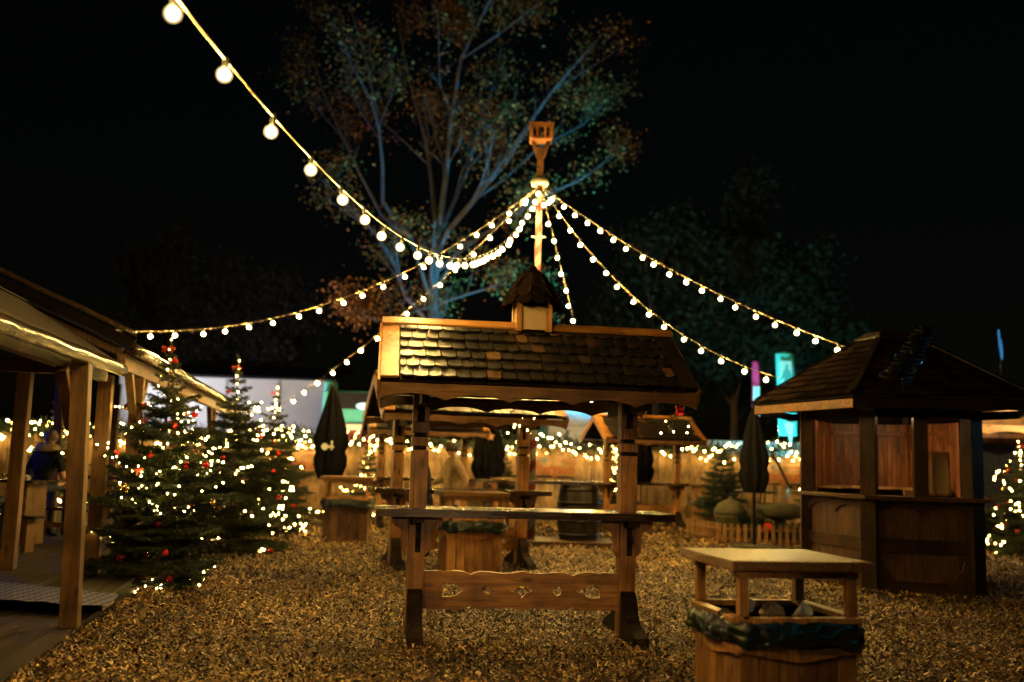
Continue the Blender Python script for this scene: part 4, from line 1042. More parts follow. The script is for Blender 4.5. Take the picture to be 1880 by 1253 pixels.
# ------------------------------------------------------------------ hexagonal kiosk
def kiosk():
    KC = Vector((5.4, 14.2, 0)); t = thing('hexagonal_kiosk', 'dark timber hexagonal kiosk with open serving sides and steep shingled roof', 'kiosk', KC)
    base = [Vector((4.28, 14.45, 0)), Vector((4.695, 13.07, 0)), Vector((5.96, 12.83, 0))]
    base += [Vector((6.45, 14.0, 0)), Vector((6.1, 15.25, 0)), Vector((4.9, 15.5, 0))]
    cor = [b - KC for b in base]
    n = 6; rnd = random.Random(5)
    zc = 1.22
    for i in range(n):
        a, b = cor[i], cor[(i + 1) % n]; d = (b - a).normalized(); L = (b - a).length; nrm = Vector((d.y, -d.x, 0))
        if nrm.dot((a + b) / 2) < 0: nrm = -nrm
        # corner posts
        rot = Matrix.Rotation(math.atan2(a.y, a.x), 3, 'Z')
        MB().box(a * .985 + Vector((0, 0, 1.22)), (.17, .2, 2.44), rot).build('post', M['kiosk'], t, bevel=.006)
        o = lambda u, off, z: a + d * u + nrm * off + Vector((0, 0, z))
        pn = MB(); k = 10; w = (L - .2) / k
        for j in range(k): pn.box(o(.1 + w * (j + .5), -.03, .6), (w - .008, .025, 1.16), Matrix((d, nrm, Vector((0, 0, 1)))).transposed())
        p = pn.build('base_panel', M['kiosk_panel'], t)
        fr = MB(); B = Matrix((d, nrm, Vector((0, 0, 1)))).transposed()
        fr.box(o(L / 2, 0, .62), (L - .2, .03, .17), B); fr.box(o(L / 2, 0, .09), (L - .2, .03, .16), B)
        arch = [(.1, zc - .04), (L - .1, zc - .04), (L - .1, 1.0)]
        for q in range(25):
            u = 1 - q / 24; x = .1 + (L - .2) * u; v = (u * 2) % 1.0 if 0 < u < 1 else 0
            arch.append((x, 1.0 + .115 * math.sin(PI * v) ** .6 - (.0 if 0 < u < 1 else 0)))
        fr.prism(arch, lambda u, v, w: o(u, -.012 + w, v), .028)
        for s in (0, 1):
            pts = [(.1, .16), (.1, .48), (.15, .42), (.17, .34), (.24, .28), (.28, .2), (.38, .16)]
            fr.prism([((L - u) if s else u, v) for u, v in pts], lambda u, v, w: o(u, -.012 + w, v), .026)
        fr.build('panel_frame', M['kiosk_len'], p, bevel=.003)
        ld = MB(); inn = [a * .86, b * .86, b * 1.17, a * 1.17]
        zz = zc - .02
        ld.add([v + Vector((0, 0, zz)) for v in inn] + [v + Vector((0, 0, zz + .05)) for v in inn], [(3, 2, 1, 0), (4, 5, 6, 7), (0, 1, 5, 4), (1, 2, 6, 5), (2, 3, 7, 6), (3, 0, 4, 7)])
        ld.build('counter_ledge', M['kiosk_len'], t, bevel=.004)
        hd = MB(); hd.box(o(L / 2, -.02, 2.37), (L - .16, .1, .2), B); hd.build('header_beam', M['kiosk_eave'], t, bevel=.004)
        if i == 1: MB().box(o(L * .5, -.03, 1.76), (.17, .13, 1.02), B).build('mid_post', M['kiosk'], t, bevel=.005)
        if i in (3, 4, 5) or (i == 2 and False):
            bw = MB(); k2 = 17; w2 = (L - .16) / k2
            for j in range(k2): bw.box(o(.08 + w2 * (j + .5), -.1, 1.75), (w2 - .007, .02, 1.04), B)
            q = bw.build('back_wall', M['panel'], t)
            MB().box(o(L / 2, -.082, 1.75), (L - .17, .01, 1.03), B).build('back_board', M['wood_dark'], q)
            bb = MB()
            for u in (.08, L / 2, L - .08): bb.box(o(u, -.125, 1.75), (.07, .03, 1.04), B)
            bb.box(o(L / 2, -.128, 2.13), (L - .2, .03, .06), B); bb.build('batten', M['panel'], q, bevel=.003)
            sh = MB(); sh.box(o(L / 2, -.3, 1.32), (L - .3, .3, .035), B); sh.build('shelf', M['yellow_wood'], t, bevel=.003)
    # roof
    ap = Vector((-.04, -.06, 3.62)); ez = 2.5; k_ = 1.62
    ev = [c * k_ + Vector((0, 0, ez)) for c in cor]; inner = MB()
    for i in range(n):
        a, b = ev[i], ev[(i + 1) % n]
        vs = [a, b, b.lerp(ap, .8), a.lerp(ap, .8)]; dn = Vector((0, 0, -.03))
        inner.add(vs + [v + dn for v in vs], [(0, 1, 2, 3), (7, 6, 5, 4), (0, 4, 5, 1), (1, 5, 6, 2), (2, 6, 7, 3), (3, 7, 4, 0)])
    roof = inner.build('roof', M['kiosk_eave'], t)
    for i in range(n):
        a, b = ev[i], ev[(i + 1) % n]; sh = MB(); rows = 9; nrm = (b - a).cross(ap - a).normalized()
        if nrm.z < 0: nrm = -nrm
        dn = ((a + b) / 2 - ap).normalized()
        for r in range(rows):
            f1 = .77 * r / rows; f0 = min(.79, .77 * (r + 1.35) / rows); A1, B1 = a.lerp(ap, f1), b.lerp(ap, f1); A0, B0 = a.lerp(ap, f0), b.lerp(ap, f0)
            k = max(2, int((B1 - A1).length / .13))
            for j in range(k):
                u0, u1 = j / k + .012 / k, (j + 1) / k - .012 / k; jz = rnd.uniform(-.012, .012)
                p0, p1 = A1.lerp(B1, u0), A1.lerp(B1, u1); q0, q1 = A0.lerp(B0, u0), A0.lerp(B0, u1); lf = nrm * (.03 + rnd.uniform(0, .006)); e = dn * (.03 + jz)
                th = nrm * .012; pm = p0.lerp(p1, .5) + dn * .015
                vs = [q0 + nrm * .004, q1 + nrm * .004, p1 + lf + e * .6, pm + lf + e, p0 + lf + e * .6]
                sh.add(vs + [v + th for v in vs], [(4, 3, 2, 1, 0), (5, 6, 7, 8, 9)] + [(x, (x + 1) % 5, 5 + (x + 1) % 5, 5 + x) for x in range(5)])
        sh.build('shingles', M['shingle_dark'], roof)
        fb = MB(); dd = (b - a).normalized(); nn = Vector((dd.y, -dd.x, 0)); nn = nn if nn.dot(a) > 0 else -nn
        fb.prism([(0, -.16), ((b - a).length, -.16), ((b - a).length, -.045), (0, -.045)], lambda u, v, w: a + dd * u + nn * (-.03 + w) + Vector((0, 0, v)), .03); fb.build('fascia', M['wood_len'] if i == 0 else M['kiosk_eave'], roof, bevel=.003)  # one amber side, the rest near black: light and shade put into the colour
        hp = MB(); hp.bar(a + Vector((0, 0, .05)), a.lerp(ap, .78) + Vector((0, 0, .05)), .07, .025); hp.build('hip_board', M['kiosk_eave'], roof)
    cp = MB()
    top = [c.lerp(ap, .84) + Vector((0, 0, .06)) for c in ev]; bt = [c.lerp(ap, .755) + Vector((0, 0, .06)) for c in ev]
    for i in range(n):
        j = (i + 1) % n; vs = [bt[i], bt[j], top[j], top[i]]
        cp.add(vs + [v + Vector((0, 0, .02)) for v in vs], [(0, 1, 2, 3), (7, 6, 5, 4), (0, 4, 5, 1), (1, 5, 6, 2), (2, 6, 7, 3), (3, 7, 4, 0)])
    cp.add(top, [tuple(range(6))]); cp.build('roof_cap', M['kiosk_eave'], roof)
    return KC, cor, ev, ap
KC, KCOR, KEV, KAP = kiosk()
kl = thing('kiosk_fill_lamp', 'small added warm fill lamp hidden under the kiosk roof inside', 'lamp', (5.3, 13.75, 2.42))  # unseen lamp added to brighten the back walls of the kiosk
MB().lathe([(.02, .06), (.05, .04), (.1, -.03)], 14).build('shade', M['iron'], kl, smooth=True); MB().lathe([(.008, -.045), (.026, -.02), (.02, .02)], 10).build('bulb', emit('kiosk fill bulb', (1, .6, .26), 4000), kl)
# boards inside the kiosk
lb = MB(); lb.box((0, 0, .3), (.46, .02, .6)); lbt = thing('board', 'tan framed board leaning upright inside the kiosk behind the counter', 'board', (5.72, 13.55, 1.255), R_(-11))
lbt.rotation_euler.x = R_(-9)
lb.build('panel', M['panel_tan'], lbt); fr = MB()
for x in (-.23, .02, .23): fr.box((x, -.015, .3), (.03, .012, .6))
for z in (.015, .585): fr.box((0, -.013, z), (.49, .012, .03))
fr.build('frame', M['wood_post'], lbt, bevel=.002)
b_ = MB(); b_.box((0, 0, .035), (.26, .14, .07)); o = b_.build('timber_block', M['yellow_wood'], bevel=.004, loc=(5.33, 13.18, 1.251)); o.rotation_euler.z = R_(-11); tag(o, 'short yellow timber block lying on the kiosk counter beside the leaning board', 'timber block')
# tilted metal light rig lying on the roof
def rig():
    a = P(1660, 722, 12.25); t = thing('light_rig', 'tilted dark metal lamp frame fixed on the kiosk roof slope', 'lamp frame', a)
    R0, R1 = P(1615, 690, 12.0) - a, P(1684, 598, 12.75) - a; off = P(1670, 703, 12.0) - P(1615, 690, 12.0); fr = MB()
    for s in (0, .45, 1): fr.tube([R0 + off * s, R1 + off * s * .75], .014, 6)
    fr.build('frame', M['chrome'], t, smooth=True)
    rg = MB()
    for k in range(13):
        u = k / 12; p = R0.lerp(R1, u); q = (R0 + off).lerp(R1 + off * .75, u); rg.tube([p, q], .016, 6)
        if k < 12: rg.tube([p, (R0 + off).lerp(R1 + off * .75, u + .083)], .010, 5)
    rg.build('lattice', M['iron'], t, smooth=True)
    st = MB(); st.tube([R0.lerp(R1, .2) + off * .5, Vector((0, 0, -.02))], .02, 6); st.box((0, 0, -.03), (.28, .18, .02)); st.build('stand', M['iron'], t)
    for k in range(5):
        q = R0.lerp(R1, .12 + .2 * k) + off * (.2 + .15 * (k % 3)); MB().lathe([(.02, .08), (.05, .06), (.055, -.05), (.06, -.06), (.05, -.05), (.03, .02)], 14, c=q + Vector((0, -.08, 0)), rot=Matrix.Rotation(.7 + .2 * k, 3, 'Y') @ Matrix.Rotation(.5, 3, 'X')).build('lamp_can', M['iron'], t, smooth=True)
rig()

# ------------------------------------------------------------------ parasols
def parasol(label, loc, h0, h1, r, seed, logo=None):
    t = thing('parasol', label, 'parasol', loc, group='closed dark parasols')
    MB().tube([(0, 0, 0), (0, 0, h1 + .12)], .028, 10).build('mast', M['iron'], t, smooth=True)
    MB().box((0, 0, .05), (.75, .75, .1)).build('base', M['stone'], t, bevel=.01)
    mb = MB(); n = 40; rows = 14
    for i in range(rows + 1):
        f = i / rows; z = h1 - (h1 - h0) * f; prof = (.1 + .9 * min(1, f * 1.5) ** .8) * (1 - .35 * max(0, f - .82) / .18) * (1 - .2 * math.exp(-((f - .72) / .06) ** 2))
        for j in range(n):
            a = 2 * PI * j / n; rr = r * prof * (1 + .17 * math.sin(a * 8 + seed) + .12 * noise.noise(Vector((math.cos(a) * 2, math.sin(a) * 2, f * 3 + seed))))
            mb.v.append((rr * math.cos(a), rr * math.sin(a), z))
    for i in range(rows):
        for j in range(n): mb.f.append((i * n + j, i * n + (j + 1) % n, (i + 1) * n + (j + 1) % n, (i + 1) * n + j)); mb.m.append(0)
    mb.build('canopy', M['parasol'], t, smooth=True)
    if logo:
        l = MB(); l.lathe([(.075, 0), (.075, .012)], 18, c=(-.05, -r * 1.2, logo), rot=Matrix.Rotation(PI / 2, 3, 'X')); l.box((.1, -r * 1.2, logo + .03), (.035, .012, .2)); l.box((.09, -r * 1.2, logo), (.12, .012, .05)); l.build('print', M['white_paint'], t)
    return t
q = P(603, 900, 22.5); parasol('closed black parasol with small white print, before the white tent wall', (q.x, 22.5, 0), 1.05, 3.15, .36, 1, logo=1.76)
q = P(1394, 900, 19.0); parasol('closed dark parasol between the open gabled table and the kiosk', (q.x, 19.4, 0), 1.1, 2.72, .28, 2)
q = P(893, 900, 25.0); parasol('closed black parasol by the fence behind the man in a jacket', (q.x, 26.2, 0), 1.05, 2.9, .42, 3)
q = P(1186, 900, 26.0); parasol('closed dark parasol half hidden by the turreted table post', (q.x, 27.0, 0), 1.05, 2.8, .32, 4)

# ------------------------------------------------------------------ picket garden
def pickets(label, a, b, n, h):
    t = thing('picket_fence', label, 'picket fence', group='low picket fence round the garden'); d = (b - a).normalized()
    B = Matrix((d, Vector((-d.y, d.x, 0)), Vector((0, 0, 1)))).transposed(); mb = MB()
    for k in range(n):
        c = a.lerp(b, k / (n - 1)); w = .07
        pts = [(-w / 2, 0), (w / 2, 0), (w / 2, h - .03), (w * .3, h - .008), (0, h), (-w * .3, h - .008), (-w / 2, h - .03)]
        mb.prism(pts, lambda u, v, w_, c=c: c + d * u + B @ Vector((0, w_ - .03, 0)) + Vector((0, 0, v)), .018)
    mb.build('pickets', M['picket'], t)
    r = MB()
    for z in (.12, .32): r.bar(a + Vector((0, 0, z)), b + Vector((0, 0, z)), .02, .035)
    r.build('rail', M['picket'], t)
pickets('short return of the low picket fence running back beside the distant bin', Vector((4.32, 20.55, 0)), Vector((3.93, 22.1, 0)), 13, .44)
pickets('long front of the low picket fence facing the viewer beside the kiosk', Vector((4.42, 20.5, 0)), Vector((6.35, 20.35, 0)), 15, .43)
sb = thing('stone_pot', 'round lidded mossy stone pot behind the picket fence return', 'stone pot', (4.72, 21.3, 0))
MB().lathe([(.12, 0), (.16, .08), (.24, .28), (.33, .5), (.35, .56)], 20).build('bowl', M['stone'], sb, smooth=True)
MB().lathe([(.35, .565), (.34, .66), (.27, .78), (.14, .86), (.05, .89), (.05, .93), (.01, .96)], 20).build('lid', M['stone'], sb, smooth=True)
bs = thing('stone_basin', 'wide mossy stone basin on a short pillar beside the kiosk', 'basin', (5.75, 21.2, 0))
MB().lathe([(.14, 0), (.12, .5)], 14).build('pillar', M['stone'], bs, smooth=True)
MB().lathe([(.2, .5), (.42, .55), (.5, .66), (.5, .82), (.46, .83), (.42, .74), (.05, .7)], 24).build('bowl', M['stone'], bs, smooth=True)
gv = [(random.uniform(-.4, .4), random.uniform(-.4, .4)) for _ in range(260)]
def shrub(label, loc, r, h, n, seed):
    rnd = random.Random(seed); S, E = [], []
    t = thing('garden_shrub', label, 'shrub', loc)
    st = MB()
    for k in range(n):
        a = rnd.uniform(0, 2 * PI); el = rnd.uniform(.25, 1.35); l = r * rnd.uniform(.5, 1.1); d = Vector((math.cos(a) * math.cos(el), math.sin(a) * math.cos(el), math.sin(el) * h / r))
        p0 = Vector((rnd.uniform(-.1, .1), rnd.uniform(-.1, .1), .02)); S.append(p0 + d * l * .3); E.append(p0 + d * l)
        if k < 16: st.tube([p0, p0 + d * l], .006, 4)
    st.build('stem', M['bark'], t); npmesh('foliage', needles(S, E, 130, .09, .014, splay=.5), 3, M['needle_dark'], t)
shrub('dark spiky shrub between the stone pot and stone basin', (5.15, 21.2, 0), .75, .85, 90, 3)
shrub('low dark shrub behind the picket fence under the basin', (5.7, 20.75, 0), .5, .45, 60, 4)
mb = MB(); mb.lathe([(.01, -.11), (.08, -.08), (.115, 0), (.08, .08), (.02, .115)], 16); mb.lathe([(.025, .11), (.025, .135), (.005, .14)], 8, mi=1)
tag(mb.build('ornament_ball', [M['red_gloss'], M['gold_gloss']], smooth=True, loc=(5.33, 20.62, .34)), 'large red ornament ball among shrubs behind the picket fence', 'ornament ball')
rk = thing('garden_table', 'dark metal garden table with thin legs in the garden behind the basin', 'table', (5.75, 24.2, 0))
MB().lathe([(.72, .98), (.73, 1.0), (.72, 1.02)], 24).build('top', M['iron'], rk)
for a in range(4): MB().tube([(.55 * math.cos(a * PI / 2 + .4), .55 * math.sin(a * PI / 2 + .4), .98), (.42 * math.cos(a * PI / 2 + .4), .42 * math.sin(a * PI / 2 + .4), 0)], .018, 6).build('leg', M['iron'], rk)
hs = MB(); hp = [P(1418, 838, 20.5), P(1428, 850, 20.3), P(1436, 868, 19.8), P(1446, 888, 18.8), P(1452, 895, 17.5)]
hs.tube(hp, .028, 8); tag(hs.build('cable_hose', M['black'], smooth=True), 'black hose hanging from parasol height to the kiosk counter', 'hose')
# hanging sprigs with lights under the roofs
def sprig(label, loc, n, bow=False, seed=1):
    rnd = random.Random(seed); t = thing('hanging_sprig', label, 'fir sprig', loc); S, E = [], []
    for k in range(26):
        d = Vector((rnd.uniform(-1, 1), rnd.uniform(-.4, .4), rnd.uniform(-.9, .1))).normalized() * rnd.uniform(.08, .2); o = Vector((rnd.uniform(-.16, .16), 0, rnd.uniform(-.1, .0))); S.append(o); E.append(o + d)
    npmesh('foliage', needles(S, E, 200, .03, .005), 3, M['needle'], t)
    MB().tube([(0, 0, 0), (0, 0, .3)], .004, 4).build('wire', M['iron'], t)
    for k in range(n):
        b = bpy.data.objects.new('bulb', F_S); C.objects.link(b); b.parent = t; b.location = (rnd.uniform(-.2, .2), -.09, rnd.uniform(-.2, .02))
sprig('lit fir sprig hanging under the right eave end of the second roofed table', P(958, 772, 14.4), 8, seed=2)
sprig('small lit fir sprig hanging below the rear eave of the turreted table', P(1232, 764, 9.75), 5, seed=3)
lt = thing('red_lantern', 'red glossy lantern bow hanging below the rear eave of the turreted table', 'lantern', P(1248, 754, 9.75))
rb = MB(); rb.lathe([(.012, -.055), (.04, -.045), (.046, -.012), (.032, -.002), (.046, .01), (.04, .045), (.012, .055)], 10); rb.build('shade', M['red_gloss'], lt, smooth=True)
MB().tube([(0, 0, .05), (.0, 0, .22)], .003, 4).build('cord', M['iron'], lt)
sh_ = thing('star_ornament', 'orange lit paper star hanging before the black parasol near the fence', 'star', P(901, 802, 24.6))
s_ = MB(); s_.prism([((.11 if k % 2 == 0 else .045) * math.sin(k * PI / 5), (.11 if k % 2 == 0 else .045) * math.cos(k * PI / 5)) for k in range(10)], XZ(-.02), .04); s_.build('star_body', emit('lit orange star', (1, .32, .05), .8), sh_)
MB().tube([(0, 0, .15), (0, 0, .7)], .004, 4).build('cord', M['iron'], sh_)

# ------------------------------------------------------------------ right hand hut behind the kiosk
def side_hut():
    t = thing('log_hut', 'warm lit timber hut with scalloped front gable beyond the kiosk', 'hut', (11.6, 22.5, 0))
    w = MB(); k = 26
    for j in range(k): w.box((-2.0 + 4.0 * (j + .5) / k, 0, 1.25), (4.0 / k - .006, .04, 2.5))
    w.build('wall', M['panel'], t)
    w = MB(); w.box((-1.98, -.06, 1.3), (.16, .1, 2.6)); w.build('corner_post', M['kiosk'], t, bevel=.005)
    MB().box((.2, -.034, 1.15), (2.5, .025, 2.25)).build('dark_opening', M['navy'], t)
    f = MB(); f.prism(scallop(-2.3, 2.3, 2.62, 2.42, 5, .07), XZ(-1.2), .035); f.build('fascia', M['yellow_wood'], t, bevel=.003)
    r = MB()
    for s in (-1, 1):
        vs = [Vector((0, -1.3, 3.15)), Vector((0, 2.4, 3.15)), Vector((s * 2.5, 2.4, 2.55)), Vector((s * 2.5, -1.3, 2.55))]; r.add(vs + [v + Vector((0, 0, .05)) for v in vs], [(0, 1, 2, 3), (7, 6, 5, 4), (0, 4, 5, 1), (1, 5, 6, 2), (2, 6, 7, 3), (3, 7, 4, 0)])
    r.build('roof', M['yellow_wood'], t)
    g = MB(); g.prism([(-2.3, 2.66), (2.3, 2.66), (0, 3.1)], XZ(.0), .04); g.build('gable', M['yellow_wood'], t)
    b = MB()
    for s in (-1, 1): b.bar((s * 2.3, -1.16, 2.64), (0, -1.16, 3.1), .06, .1, up=(0, 1, 0)); b.bar((s * 1.9, -1.1, 2.62), (s * 1.9, -.02, 2.0), .08, .1)
    b.build('truss', M['yellow_wood'], t, bevel=.004)
    for s in (-1, 1):
        for yy in (-1.1,): MB().box((s * 2.1, yy, 1.25), (.12, .12, 2.45)).build('post', M['wood_post'], t, bevel=.005)
    sh = MB(); sh.box((.3, -.7, 1.05), (3.4, .5, .05)); sh.build('counter', M['wood_top'], t)
    lp = thing('pendant_lamp', 'warm lamp hanging under the gable of the timber hut', 'lamp', (11.3, 20.1, 2.9))
    MB().lathe([(.02, .1), (.05, .08), (.13, -.02)], 14).build('shade', M['iron'], lp, smooth=True); MB().lathe([(.01, -.06), (.04, -.03), (.03, .02)], 10).build('bulb', emit('hut lamp bulb', (1, .62, .25), 6000), lp)
    MB().tube([(0, 0, .1), (0, 0, .45)], .006, 5).build('cord', M['iron'], lp)
side_hut()
lg = thing('log_stool', 'orange wooden trestle foot at the edge of the view beside the bushy fir', 'trestle', (10.15, 19.0, 0))
MB().bar((-.1, 0, 0.02), (.35, 0, .5), .12, .1, up=(0, 1, 0)).build('leg', M['wood_bin'], lg, bevel=.006); MB().bar((.6, 0, 0.02), (.22, 0, .42), .12, .1, up=(0, 1, 0)).build('leg', M['wood_bin'], lg, bevel=.006); MB().box((.4, 0, .56), (.7, .3, .06)).build('seat', M['wood_bin'], lg, bevel=.005)

# ------------------------------------------------------------------ beyond the fence
def behind():
    t = thing('white_tent', 'long white tent wall beyond the fence behind the firs', 'tent', (-11.7, 41, 0))
    w = MB(); w.box((0, 0, 2.35), (8.8, .1, 4.7)); w.build('wall_sheet', M['tent'], t)
    r = MB(); r.add([(-4.5, -.2, 4.72), (4.5, -.2, 4.72), (4.5, 5, 5.6), (-4.5, 5, 5.6), (-4.5, -.2, 4.62), (4.5, -.2, 4.62), (4.5, 5, 5.5), (-4.5, 5, 5.5)], [(0, 1, 2, 3), (7, 6, 5, 4), (0, 4, 5, 1), (1, 5, 6, 2), (2, 6, 7, 3), (3, 7, 4, 0)]); r.build('roof_sheet', M['black'], t)
    p = MB()
    for k in range(5): p.box((-4.3 + 2.15 * k, -.1, 2.3), (.06, .06, 4.6))
    p.build('pole', M['tent'], t)
    s = thing('food_stall', 'red fronted stall with turquoise canopy and oval lamp beyond the fence', 'stall', (-5.6, 37, 0))
    MB().box((.1, 0, 1.25), (2.4, 1.8, 2.5)).build('front', M['maroon'], s, bevel=.02); MB().box((.1, -.93, 2.62), (2.5, .06, .2)).build('white_band', M['white_paint'], s)
    MB().box((.1, -.2, 3.35), (2.5, 2.0, 1.1)).build('upper_box', M['teal'], s, bevel=.05); MB().box((.3, -1.22, 3.55), (1.9, .04, .6)).build('dark_panel', M['navy'], s)
    l = MB(); l.lathe([(.02, -.02), (.27, -.01), (.27, .01), (.02, .02)], 20, rot=Matrix.Diagonal((1, 1, .45)) @ Matrix.Rotation(PI / 2, 3, 'X'), c=(.35, -1.28, 3.36)); o = l.build('oval_lamp', emit('oval lamp', (.8, 1, .9), 1.6), s); 
    c = MB(); c.box((-1.0, -.5, 3.6), (.45, .5, 1.4)); c.build('canopy_fold', M['teal'], s, bevel=.08)
    b = thing('white_booth', 'white ribbed booth with turquoise roof trim and blue side, beyond the fence behind the pole', 'booth', (2.6, 38, 0))
    w = MB()
    for k in range(9): w.box((0, -.0, .2 + .42 * k), (2.3, 2, .405))
    w.build('cladding', M['white_paint'], b, bevel=.012); MB().box((0, 0, 4.02), (2.5, 2.1, .18)).build('roof_trim', M['teal'], b, bevel=.04)
    MB().box((-1.75, .2, 1.5), (1.1, 1.5, 3.0)).build('blue_side', M['blue'], b, bevel=.02); MB().box((-4.0, -.2, 2.55), (2.2, 1.6, .35)).build('blue_awning', M['blue'], b, bevel=.05)
    MB().tube([(-4.9, -.8, 0), (-4.9, -.8, 2.4)], .04, 6).build('awning_leg', M['iron'], b); MB().tube([(-3.1, -.8, 0), (-3.1, -.8, 2.4)], .04, 6).build('awning_leg', M['iron'], b)
    c = thing('white_container', 'low pale container with turquoise light on it beyond the fence beside the flags', 'container', (10.2, 36.5, 0))
    MB().box((0, 0, 1.25), (7.6, 2.4, 2.5)).build('body', M['tent'], c, bevel=.03); rr = MB()
    for k in range(30): rr.box((-3.7 + 7.4 * k / 29, -1.215, 1.3), (.06, .03, 2.2))
    rr.build('rib', M['tent'], c)
    def flag(label, x0, y0, x1, y1, w, Y, mat, motif):
        base = P(x1, 905, Y); base.z = 0; tp = P(x0, y0, Y)
        f = thing('flag', label, 'flag', base, group='tall beach flags beyond the fence')
        off = tp - base; W = w * Y / FPX; MB().tube([(0, 0, 0), (off.x * .5, 0, off.z * .5), (off.x, 0, off.z + .03)], [.03, .022, .012], 8).build('pole', M['chrome'], f, smooth=True)
        zb = (P(x1, y1, Y).z) / off.z; mb = MB(); rows = 26; cols = 6
        for i in range(rows + 1):
            u = zb + (1 - zb) * i / rows; ctr = off * u
            ww = W * (1 - .12 * (1 - u)) * (1 if i < rows else .96)
            for j in range(cols + 1):
                v = j / cols; mb.v.append((ctr.x + ww * v, .05 * math.sin(v * 4 + u * 9), ctr.z - (.13 * abs(v - .62) ** 1.5 if i == rows else 0)))
        for i in range(rows):
            for j in range(cols): a = i * (cols + 1) + j; mb.f.append((a, a + 1, a + cols + 2, a + cols + 1)); mb.m.append(0)
        o = mb.build('cloth', mat, f, smooth=True); s_ = o.modifiers.new('solid', 'SOLIDIFY'); s_.thickness = .008
        for fn in motif(off, W): fn(f)
    def cyan_motif(off, W):
        def a(f):
            m = MB(); z0, z1 = off.z * .80, off.z * .945; x = lambda z: off.x * z / off.z
            m.prism([(x(z0) + W * .2, z0), (x(z0) + W * .8, z0), (x(z1) + W * .8, z1), (x(z1) + W * .2, z1)], XZ(-.1), .006); m.build('pale_field', M['pale_cyan'], f)
            m = MB(); c = x(z0) + W * .48; h = z1 - z0
            m.prism([(c - .05 * W, z0 + .78 * h), (c, z0 + .84 * h), (c + .07 * W, z0 + .8 * h), (c + .06 * W, z0 + .66 * h), (c + .2 * W, z0 + .5 * h), (c + .28 * W, z0 + .22 * h), (c + .18 * W, z0 + .26 * h), (c + .13 * W, z0 - .1 * h), (c - .12 * W, z0 - .1 * h), (c - .13 * W, z0 + .3 * h), (c - .28 * W, z0 + .12 * h), (c - .3 * W, z0 + .2 * h), (c - .16 * W, z0 + .55 * h), (c - .05 * W, z0 + .64 * h)], XZ(-.112), .006); m.build('figure_print', M['teal_print'], f)
            m = MB(); z2, z3 = off.z * .44, off.z * .57; m.prism([(x(z2) + W * .55, z2), (x(z3) + W * .25, z3), (x(z3) + W * .75, z3)], XZ(-.1), .006); m.build('triangle_print', M['pale_cyan'], f)
        return [a]
    def mag_motif(off, W):
        def a(f):
            x = lambda z: off.x * z / off.z
            for z0, z1 in ((.73, .83), (.64, .695)):
                m = MB(); m.prism([(x(z0 * off.z) + W * .1, z0 * off.z), (x(z0 * off.z) + W * .45, z0 * off.z), (x(z1 * off.z) + W * .45, z1 * off.z), (x(z1 * off.z) + W * .1, z1 * off.z)], XZ(-.1), .006)
                m.prism([(x(z0 * off.z) + W * .58, z0 * off.z), (x(z0 * off.z) + W * .92, z0 * off.z), (x(z1 * off.z) + W * .92, z1 * off.z), (x(z1 * off.z) + W * .58, z1 * off.z)], XZ(-.1), .006); m.build('lettering_block', M['pale_cyan'], f)
        return [a]
    flag('tall turquoise flag with pale field and standing figure print', 1422, 646, 1438, 800, 36, 32, M['cyan_cloth'], cyan_motif)
    flag('narrow magenta flag with turquoise lettering blocks', 1380, 662, 1382, 790, 14, 33, M['magenta'], mag_motif)
    bf = thing('feather_flag', 'slim blue glowing flag edge high above the kiosk roof', 'flag', P(1842, 905, 34)); bf.location.z = 0
    tp = P(1834, 606, 34) - bf.location; lo = P(1840, 660, 34) - bf.location; m = MB()
    for i in range(15):
        u = i / 14; p = lo.lerp(tp, u); w = .07 * (math.sin(PI * (.15 + .7 * u)) ** .6)
        m.v.append((p.x - w / 2, 0, p.z)); m.v.append((p.x + w / 2 + .03 * (1 - (2 * u - 1) ** 2), .03, p.z))
    for i in range(14): m.f.append((2 * i, 2 * i + 1, 2 * i + 3, 2 * i + 2)); m.m.append(0)
    o = m.build('cloth', emit('blue glowing cloth', (.06, .36, .8), .8), bf); s_ = o.modifiers.new('solid', 'SOLIDIFY'); s_.thickness = .02  # blue light on the flag put in as the cloth's own glow
    MB().tube([(0, 0, 0), (tp.x + .05, .03, tp.z)], .025, 6).build('pole', M['iron'], bf)
behind()

